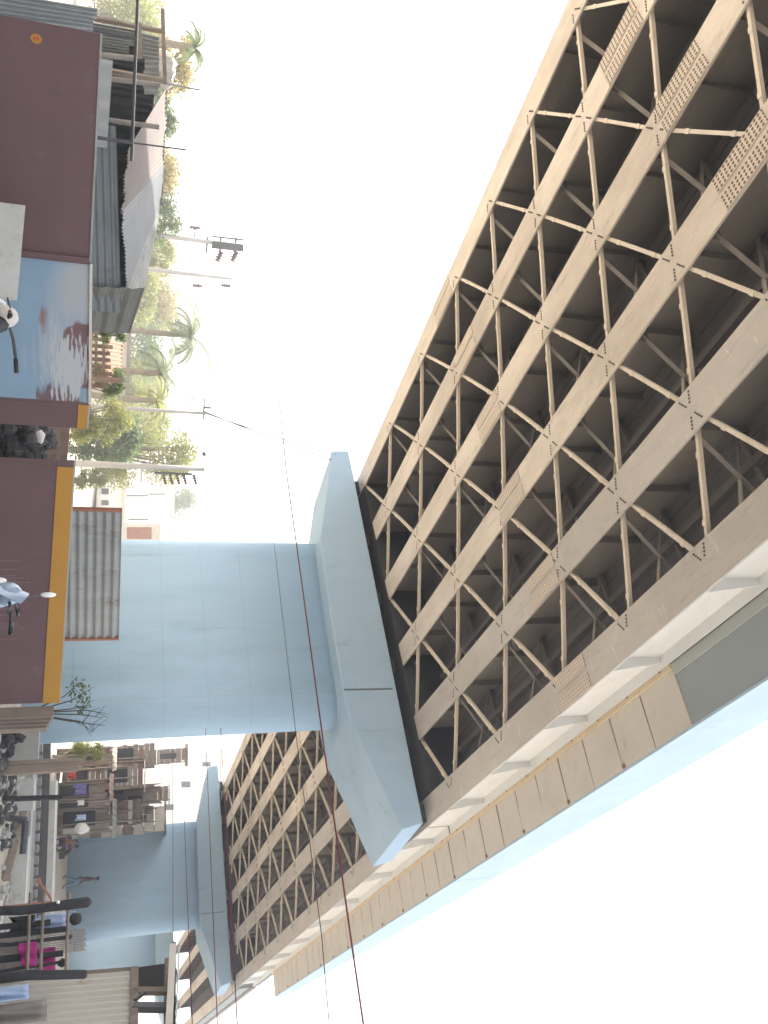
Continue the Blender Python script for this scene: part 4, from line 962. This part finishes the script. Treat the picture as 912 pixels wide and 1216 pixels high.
tag(mb.build('stones', M['conc']), 'grey stones scattered over the bare ground', None, None, 'stuff')
for (y, D, s, sd_) in ((870,19.5,.24,1),(884,20.4,.2,2),(866,20.8,.3,3)):
    p = gD(y, D); mb = MB(); [mb.blob((p.x+.5*s*math.cos(q*2.4), p.y+.5*s*math.sin(q*2.4), s*.15*q), s*.5, sd_*9+q, .4, 9, 1) for q in range(6)]
    single(mb, 'rubble_lump', M['black'], ['dark lump of rubble nearest the wall end','smaller dark lump of rubble by the concrete block','tall dark lump of rubble against the near pier'][sd_-1], 'rubble', (p.x, p.y, 0))
c0, c1 = Vector(gp(8,1042,.10)), Vector(gp(36,940,.10))
mb = MB(); mb.beam(c0, c1, .16, .16); single(mb, 'fallen_beam', M['wood'], 'long dark timber lying diagonally on the ground', 'timber', tuple(c0))
p = gD(964, 22); mb = MB(); mb.tube([(p.x, p.y, .05), (p.x+.1, p.y, .45)], .08, 8); mb.tube([(p.x+.1,p.y,.43),(p.x+.75,p.y+.2,.40)], .07, 8); single(mb, 'bent_pipe', M['metal'], 'short dark bent pipe sticking up beside the lying timber', 'pipe', (p.x, p.y, 0))
p = Vector(far(40, 911, 20.5)); mb = MB(); q = far(98, 911, 20.5)
for k, (dx, hh) in enumerate(((-.10, 0), (0, -.02), (.09, -.1))): mb.box(p.x+dx-.045, p.x+dx+.045, p.y-.05, p.y+.05, 0, q[2]+hh)
single(mb, 'timber_post', M['wood'], 'stout post of brown planks standing right of the near pier', 'post', (p.x, p.y, 0))
p = Vector(far(30, 947, 21)); q = far(71, 947, 21); mb = MB(); mb.beam((p.x, p.y, 0), (q[0], q[1], q[2]), .09, .09, (1,0,0)); single(mb, 'thin_post', M['black'], 'short dark post between the whitish slab and the plank post', 'post', (p.x, p.y, 0))
a, b = Vector(far(46, 1046, 20)), Vector(far(60, 1066, 20)); mb = MB(); b2 = Vector(far(62, 1071, 20)); mb.tube([a, b, (b2.x, b2.y, b2.z), (b2.x, b2.y, .0)], .026, 6); mb.blob(tuple(a), .05, 1, .2, 8); single(mb, 'rusty_rod', M['terra'], 'rusty red bent rod leaning beside the tall charred post', 'rod', (b.x, b.y, 0))

# ================================================================== CHARRED POSTS, RAGS AND THE CREAM SHED (near, right)
PG = 'charred posts of the rag fence'
def post(label, y, xt, D, w, xlo=-40, m='black', head=None, seed=0):
    t = Vector(far(xt, y, D)); r = w/1050*D*.33; rnd = random.Random(seed); H = t.z
    pts = []; rs = []
    for k in range(9): q = k/8; pts.append((t.x+rnd.uniform(-.012,.012), t.y, H*q)); rs.append(r*rnd.uniform(.88, 1.08))
    pts.append((t.x, t.y, H+r*.6)); rs.append(r*.6); pts.append((t.x, t.y, H+r*.85)); rs.append(r*.15)
    mb = MB(); mb.tube(pts, rs, 12)
    if head: mb.blob((t.x, t.y, H-head*.3), head, seed, .12, 14)
    return single(mb, 'charred_post', M[m], label, 'post', (t.x, t.y, 0), PG, True)
post('thickest and tallest charred post with round top and a small white dot', 1072, 104, 10.4, 15, seed=1)
p = Vector(far(69, 1071.5, 10.25)); mb = MB(); mb.blob(tuple(p), .018, 2, .1, 8); single(mb, 'white_tag', M['mirror'], 'small white tag on the thickest charred post', 'tag', tuple(p))
post('charred post with a round knob top behind the pale blue cloth', 1091, 92, 10.9, 5, head=.062, seed=2)
post('lower charred post with knob top between the blue and magenta cloth', 1112, 84, 10.6, 6, seed=3)
post('dark post with knob rising over the magenta cloth', 1143, 76, 10.6, 5, head=.045, seed=5)
for i, (y, x0, x1, w) in enumerate(((1095,45,60,5),(1103,66,80,5),(1134,32,43,6),(1132,62,75,6))):
    t, b = Vector(far(x1, y, 10.7)), Vector(far(x0, y, 10.7)); mb = MB(); mb.beam((b.x, b.y, 0), t, w/1050*10.7, .05, (1,0,0))
    single(mb, 'short_stake', M['black'], ['dark stake in front of the pale blue cloth','dark stake right of the pale blue cloth','short dark stake low in the magenta cloth','dark stake standing up from the magenta cloth'][i], 'stake', (b.x, b.y, 0), 'stakes among the rags')
a, b = Vector(far(70, 1050, 11)), Vector(far(64, 1160, 10.3))
for i, (xx, lab) in enumerate(((52,'lower thin pole tying the charred posts together'), (82,'upper thin pole lashed along the charred posts'), (36,'lowest thin pole along the rag fence'))):
    a, b = Vector(far(xx, 1060, 10.62)), Vector(far(xx-4, 1160, 10.5)); mb = MB(); mb.tube([a, b], .018, 6)
    single(mb, 'fence_rail', M['wood'], lab, 'rail', tuple(a), 'rails of the rag fence')
t, b = Vector(far(101, 1157, 9.9)), Vector(far(32, 1158, 9.9)); mb = MB(); mb.tube([(b.x, b.y, 0), b, t, t+Vector((0,0,.02))], [.043,.045,.04,.025], 10); single(mb, 'charred_post', M['black'], 'charred post right beside the cream shed wall', 'post', (b.x, b.y, 0), PG, True)
cloth('hanging_cloth', 'pale blue cloth draped on the rag fence', 42, 78, 1083, 1102, 10.75, 'bluecloth', 5)
cloth('hanging_cloth', 'small light blue rag by the thickest charred post', 76, 90, 1082, 1090, 11.1, 'bluecloth', 6)
cloth('hanging_cloth', 'magenta cloth draped lowest on the rag fence', 24, 44, 1118, 1148, 10.6, 'pinkcloth', 7)
cloth('hanging_cloth', 'magenta cloth bunched on the upper rail of the rag fence', 46, 66, 1124, 1154, 10.75, 'pinkcloth', 8)
cloth('hanging_cloth', 'dark dishcloth low on the rag fence under the blue cloth', 12, 42, 1086, 1110, 10.9, 'shirt', 9)
cloth('hanging_cloth', 'grey brown sacking along the foot of the rag fence', -20, 40, 1108, 1162, 11.2, 'greyboard', 10)
cloth('hanging_cloth', 'pale grey sheet hanging below the cream shed wall', -10, 34, 1168, 1186, 9.7, 'bluecloth', 11)
cloth('hanging_cloth', 'patterned grey sacking hung beside the pale grey sheet', -10, 56, 1186, 1212, 9.8, 'greyboard', 12)
# little bamboo fence at the far pier
a, b = Vector(far(100, 1104, 30)), Vector(far(100, 1128, 30)); root = thing('bamboo_fence', 'low grey slatted fence at the foot of the far pier behind the posts', 'fence', (a.x, a.y, 0))
for k in range(11): q = a.lerp(b, k/10); mb = MB(); mb.beam((q.x, q.y, 0), (q.x, q.y, far(101+(k % 3), 1110, 30)[2]), .06, .03, (1,0,0)); mb.build('slat', M['greyboard'], root)
for x in (88, 97): mb = MB(); mb.beam(far(x,1103,29.9), far(x,1129,29.9), .03, .06); mb.build('rail', M['greyboard'], root)
# cream shed
CP = far(100, 1150, 11.5); CQ = far(100, 1290, 10.0)
def cs(x, y, bk=0): return Vector(onV(x, y, (CP[0]-.1*bk, CP[1]+bk), (CQ[0]-.1*bk, CQ[1]+bk)))
o0 = cs(60, 1166); root = thing('cream_shed', 'cream corrugated shed with open dark upper frame at the edge beside the far pier', 'shed', (o0.x, o0.y, 0))
mb = MB(); mb.sheet(down(cs(58,1153)), down(cs(58,1290)), cs(156,1290), cs(158,1152), 17, .014, 'v'); mb.build('wall_sheet', M['creamtin'], root)
mb = MB(); mb.sheet(cs(158,1207,.02), cs(158,1290,.02), cs(184,1290,.02), cs(182,1207,.02), 3, .01, 'u'); mb.build('upper_sheet', M['creamtin'], root) if False else None
def bar(name, x0, y0, x1, y1, w, m, bk=-.05, h=.08):
    mb = MB(); mb.beam(cs(x0, y0, bk), cs(x1, y1, bk), w, h); mb.build(name, M[m], root)
bar('frame_rail', 160, 1150, 158, 1290, .05, 'wood')
mb = MB(); mb.beam(down(cs(60,1151,-.04)), cs(160,1150,-.04), .035, .035, (1,0,0)); mb.build('corner_post', M['wood'], root)
bar('frame_post', 156, 1177, 208, 1177, .05, 'wood'); 
bar('frame_post', 158, 1196, 208, 1197, .07, 'metal')
bar('brace_bar', 160, 1188, 172, 1178, .03, 'metal', -.1, .03)
mb = MB(); mb.prism([cs(196,1138,-.02), cs(194,1290,-.02), cs(208,1290,-.02), cs(209,1134,-.02)], (0,.08,0)); mb.build('fascia_board', M['wood'], root)
mb = MB(); mb.prism([cs(160,1149,.6), cs(160,1174,.6), cs(198,1174,.6), cs(198,1144,.6)], (0,.04,0)); mb.build('inner_board', M['dark'], root)
a, b = cs(212,1122,-.5), cs(205,1300,-.5); a2, b2 = cs(213.5,1122,1.4), cs(206.5,1300,1.4)
mb = MB(); mb.sheet(a, b, b2, a2, 12, .004, 'v'); mb.build('roof', M['rooftin'], root)
mb = MB(); mb.beam(a+Vector((0,0,-.06)), b+Vector((0,0,-.06)), .05, .07); mb.build('eave_beam', M['offwhite'], root)

# ================================================================== SCOOTERS IN FRONT OF THE WALL
def rot2(p, a): return (p[0]*math.cos(a)-p[1]*math.sin(a), p[0]*math.sin(a)+p[1]*math.cos(a), p[2])
def scooter(label, loc, ang, visor, big=True, mat_body='scooterblue'):
    root = thing('motor_scooter', label, 'scooter', loc); root.rotation_euler.z = ang
    def put(mb, name, m, smooth=True, par=None):
        o = mb.build(name, M[m], None, smooth); o.parent = par or root; return o
    for y in (.62, -.62):                                # wheels, front along +y
        mb = MB(); pts = [(0, y+.2*math.cos(a*PI/10), .25+.2*math.sin(a*PI/10)) for a in range(21)]; mb.tube(pts, .05, 8, False); w = put(mb, 'wheel', 'blackplastic')
        mb = MB(); mb.tube([(-.04, y, .25), (.04, y, .25)], .14, 14); put(mb, 'rim', 'grey', True, w)
    mb = MB(); mb.blob((0, -.5, .55), (.17, .42, .2), 1, .04, 16); mb.blob((0, -.05, .33), (.16, .34, .07), 2, .03, 14); mb.blob((0, .42, .60), (.20, .07, .36), 3, .03, 16); put(mb, 'body', mat_body)
    mb = MB(); mb.blob((0, -.42, .80), (.14, .40, .07), 4, .03, 16); put(mb, 'seat', 'blackplastic')
    mb = MB(); mb.tube([(0, .62, .25), (0, .45, .95)], .035, 8); put(mb, 'fork', 'metal')
    mb = MB(); mb.tube([(-.33, .30, 1.0), (-.2, .42, .98), (0, .46, .95), (.2, .42, .98), (.33, .30, 1.0)], .014, 8); hb = put(mb, 'handlebar', 'metal')
    for s in (-1, 1):
        mb = MB(); mb.tube([(s*.33, .30, 1.0), (s*.42, .22, 1.005)], .02, 8); put(mb, 'grip', 'blackplastic', True, hb)
        mb = MB(); mb.tube([(s*.25, .42, .985), (s*.40, .40, .975)], .008, 6); put(mb, 'lever', 'metal', True, hb)
    mb = MB(); mb.blob((0, .50, .93), (.15, .11, .13) if big else (.10, .09, .10), 5, .05, 16); put(mb, 'headlight_cowl', visor)
    if big:
        mb = MB(); n = 9; vs = []
        for j in range(6):
            for i in range(n): u = (i/(n-1)-.5)*2; v = j/5; vs.append((u*(.21-.07*v*v), .60-.06*u*u-.10*v, .88+.24*v*(1-.25*u*u)))
        N = len(vs); vs += [(x, y-.008, z) for x, y, z in vs]
        fs = []
        for j in range(5):
            for i in range(n-1): k = j*n+i; fs += [(k, k+1, k+n+1, k+n), (N+k, N+k+n, N+k+n+1, N+k+1)]
        mb.add(vs, fs); put(mb, 'visor', visor)
    mb = MB(); mb.blob((0, .615, .86), (.08, .03, .07), 6, .02, 14); put(mb, 'headlight', 'mirror')
    for s in ((1,) if big else ()):
        mb = MB(); mb.tube([(s*.18, .42, .98), (s*.22, .43, 1.10), (s*.24, .44, 1.22)], .0075, 6); st = put(mb, 'mirror_stem', 'metal')
        mb = MB(); mb.blob((s*.25, .445, 1.27), (.045, .024, .07), 7, .02, 16); put(mb, 'mirror', 'mirror' if big else 'blackplastic', True, st)
    return root
p = far(40, 704, 8.6)
scooter('grey blue scooter with white mirrors, parked in front of the yellow banded wall', (p[0]+.40, p[1]+.31, -.03), math.radians(128), 'scooterblue')
p = far(30, 378, 8.2)
scooter('pale cowled scooter with dark handlebar, parked in front of the blue peeling board', (p[0]+.49, p[1]+.09, -.06), math.radians(100), 'offwhite', False, 'blackplastic')

# ================================================================== PEOPLE
def person(label, foot, face, H, J, top, bottom, shirtcol, pantscol):
    """one skinned body; J = joint dict in body space (x right, y forward, z up) for a 1.75 m adult"""
    s = H/1.75; root = thing('person', label, 'person', foot); root.rotation_euler.z = face
    vs = []; es = []; rs = []; idx = {}
    def v(n, p, r): idx[n] = len(vs); vs.append(tuple(c*s for c in p)); rs.append(r*s)
    def e(a, b): es.append((idx[a], idx[b]))
    v('pelvis', J['pelvis'], .125); v('belly', J['belly'], .125); v('chest', J['chest'], .145); v('neck', J['neck'], .055); v('head', J['head'], .085); v('crown', J['crown'], .075)
    for a, b in (('pelvis','belly'),('belly','chest'),('chest','neck'),('neck','head'),('head','crown')): e(a, b)
    for sd in ('l', 'r'):
        v('sh'+sd, J['sh'+sd], .06); v('el'+sd, J['el'+sd], .042); v('wr'+sd, J['wr'+sd], .03); v('palm'+sd, J['palm'+sd], .033)
        e('chest', 'sh'+sd); e('sh'+sd, 'el'+sd); e('el'+sd, 'wr'+sd); e('wr'+sd, 'palm'+sd)
        P = Vector(J['palm'+sd]); d = (P-Vector(J['wr'+sd])).normalized(); q = d.cross(Vector((1,0,0))).normalized()
        for k in range(4):
            o = q*((k-1.5)*.02); L = (.065,.078,.082,.07)[k]; v('f%d%s' % (k, sd), P+o+d*.045, .0095); v('g%d%s' % (k, sd), P+o+d*(.045+L)+Vector((0,.012,0)), .0075); e('palm'+sd, 'f%d%s' % (k, sd)); e('f%d%s' % (k, sd), 'g%d%s' % (k, sd))
        v('t'+sd, P+q*.05+d*.01, .010); e('palm'+sd, 't'+sd)
        v('hip'+sd, J['hip'+sd], .09); v('kn'+sd, J['kn'+sd], .058); v('an'+sd, J['an'+sd], .042); v('toe'+sd, J['toe'+sd], .036)
        e('pelvis', 'hip'+sd); e('hip'+sd, 'kn'+sd); e('kn'+sd, 'an'+sd); e('an'+sd, 'toe'+sd)
    def skin(name, names, m, grow=1.0, edges=None):
        sel = [n for n in idx if n in names]; mp = {idx[n]: i for i, n in enumerate(sel)}
        me = bpy.data.meshes.new(name); me.from_pydata([vs[idx[n]] for n in sel], [(mp[a], mp[b]) for a, b in es if a in mp and b in mp], []); me.materials.append(M[m])
        o = bpy.data.objects.new(name, me); COL.objects.link(o); o.parent = root
        md = o.modifiers.new('skin', 'SKIN'); md.use_smooth_shade = True
        for i, n in enumerate(sel): r = rs[idx[n]]*grow; o.data.skin_vertices[0].data[i].radius = (r, r*.82 if n in ('chest','belly','pelvis') else r); o.data.skin_vertices[0].data[i].use_root = (n == 'pelvis' or (i == 0 and 'pelvis' not in names))
        sb = o.modifiers.new('sub', 'SUBSURF'); sb.levels = 1; sb.render_levels = 2
        return o
    skin('body', set(idx), 'skin')
    skin('shirt', {'pelvis','belly','chest','shl','shr','ell','elr'}, top, 1.16)
    skin('trousers', {'pelvis','hipl','hipr','knl','knr','anl','anr'}, bottom, 1.2)
    h = Vector(J['head'])*s; c = Vector(J['crown'])*s; up = (c-h).normalized(); fw = Vector((0,1,0))
    mb = MB(); mb.blob(tuple(c-fw*.022*s+up*.012*s), (.092*s,.098*s,.085*s), 3, .03, 16); o = mb.build('hair', M['hair'], None, True); o.parent = root
    f = h+fw*.082*s
    mb = MB(); mb.blob(tuple(f+fw*.012*s), (.014*s,.022*s,.024*s), 1, .02, 8); o = mb.build('nose', M['skin'], None, True); o.parent = root
    for sx in (-1, 1):
        mb = MB(); mb.blob(tuple(h+Vector((sx*.032*s, .078*s, .03*s))), (.014*s,.01*s,.008*s), 1, 0, 8); o = mb.build('eye', M['hair'], None, True); o.parent = root
        mb = MB(); mb.blob(tuple(h+Vector((sx*.088*s, 0, .01*s))), (.012*s,.022*s,.03*s), 1, 0, 8); o = mb.build('ear', M['skin'], None, True); o.parent = root
    mb = MB(); mb.blob(tuple(h+Vector((0, .078*s, -.045*s))), (.024*s,.008*s,.007*s), 1, 0, 8); o = mb.build('mouth', M['red'], None, True); o.parent = root
    return root
walk = dict(pelvis=(0,0,.95), belly=(0,.01,1.12), chest=(0,.02,1.32), neck=(0,.03,1.50), head=(0,.05,1.60), crown=(0,.05,1.68),
    shl=(-.19,.02,1.42), ell=(-.25,-.06,1.15), wrl=(-.24,.04,.92), palml=(-.24,.07,.85), shr=(.19,.02,1.42), elr=(.25,.02,1.15), wrr=(.24,.14,.93), palmr=(.24,.18,.87),
    hipl=(-.10,0,.88), knl=(-.11,.16,.50), anl=(-.11,.22,.08), toel=(-.12,.38,.035), hipr=(.10,0,.88), knr=(.11,-.03,.48), anr=(.11,-.24,.10), toer=(.12,-.10,.035))
squat = dict(pelvis=(0,-.10,.28), belly=(0,-.02,.42), chest=(0,.12,.60), neck=(0,.22,.75), head=(0,.28,.84), crown=(0,.29,.92),
    shl=(-.19,.14,.68), ell=(-.27,.32,.50), wrl=(-.14,.48,.52), palml=(-.08,.52,.52), shr=(.19,.14,.68), elr=(.27,.32,.50), wrr=(.14,.48,.50), palmr=(.08,.53,.50),
    hipl=(-.11,-.08,.27), knl=(-.17,.30,.46), anl=(-.13,.10,.08), toel=(-.14,.26,.035), hipr=(.11,-.08,.27), knr=(.17,.30,.46), anr=(.13,.10,.08), toer=(.14,.26,.035))
Dp = 53
p = far(78, 1046, Dp); gz = ground_z(p[0], p[1])
person('person in dark shirt and blue jeans walking in front of the far pier', (p[0], p[1], gz), math.radians(-75), (far(117.5,1046,Dp)[2]-gz)/1.0, walk, 'shirt', 'jeans', 0, 0)
for (y, fc, lab, mt, D, xh) in ((999, 200, 'person in dark violet clothes crouching next to the white sack', 'violetdress', 46, 110), (1013, 100, 'person in dark grey clothes crouching closer to the walking person', 'shirt', 46.6, 109)):
    p = far(82, y, D); g = ground_z(p[0], p[1]); person(lab, (p[0], p[1], g), math.radians(fc), 1.72, squat, mt, mt, 0, 0)
a, b = gD(990, 45.3), gD(1022, 45.8)
# ================================================================== CAMERA, SKY, SUN
cam = bpy.data.cameras.new('camera'); co = bpy.data.objects.new('camera', cam); COL.objects.link(co)
right = ROT @ np.array([1,0,0]); upv = ROT @ np.array([0,1,0]); fwd = ROT @ np.array([0,0,1])
co.matrix_world = Matrix(((upv[0], -right[0], -fwd[0], EYE[0]), (upv[1], -right[1], -fwd[1], EYE[1]), (upv[2], -right[2], -fwd[2], EYE[2]), (0,0,0,1)))
cam.sensor_fit = 'VERTICAL'; cam.sensor_height = 36; cam.sensor_width = 27; cam.lens = 36*FPX/1216
cam.clip_start = .05; cam.clip_end = 3000
S.camera = co
W = bpy.data.worlds.new('World'); S.world = W; W.use_nodes = True; nt = W.node_tree; N = nt.nodes; L = nt.links
bg = N['Background']; sky = N.new('ShaderNodeTexSky'); sky.sky_type = 'NISHITA'; sky.sun_disc = False
SUN_EL = math.radians(60); sx, sy = -.84, .54
sky.sun_elevation = SUN_EL; sky.sun_rotation = math.atan2(sx, sy) % (2*PI); sky.dust_density = 6; sky.air_density = 1.2; sky.ozone_density = 1
hs = N.new('ShaderNodeHueSaturation'); hs.inputs['Saturation'].default_value = .36; L.new(sky.outputs[0], hs.inputs['Color']); L.new(hs.outputs[0], bg.inputs[0]); bg.inputs[1].default_value = .15
sl = bpy.data.lights.new('sun', 'SUN'); sl.energy = 4.2; sl.angle = math.radians(.5); sl.color = (1, .94, .84)
so = bpy.data.objects.new('sun', sl); COL.objects.link(so)
sv = Vector((sx*math.cos(SUN_EL), sy*math.cos(SUN_EL), math.sin(SUN_EL))); so.rotation_euler = sv.to_track_quat('Z', 'Y').to_euler(); so.location = (-30, 10, 60)
hz = MB(); hz.box(-420, 420, -220, 620, -3.0, 60); hm = bpy.data.materials.new('haze_air'); hm.use_nodes = True
hn = hm.node_tree.nodes; hn.clear(); ho = hn.new('ShaderNodeOutputMaterial'); pv = hn.new('ShaderNodeVolumePrincipled'); pv.inputs['Color'].default_value = (.95,.97,1,1); pv.inputs['Density'].default_value = .0036; pv.inputs['Anisotropy'].default_value = .3
hm.node_tree.links.new(pv.outputs[0], ho.inputs['Volume']); tag(hz.build('haze', hm), 'pale dusty haze', None, None, 'stuff')
S.view_settings.view_transform = 'Standard'; S.view_settings.look = 'None'; S.view_settings.gamma = 1; S.view_settings.exposure = 1.92
S.render.engine = 'CYCLES'
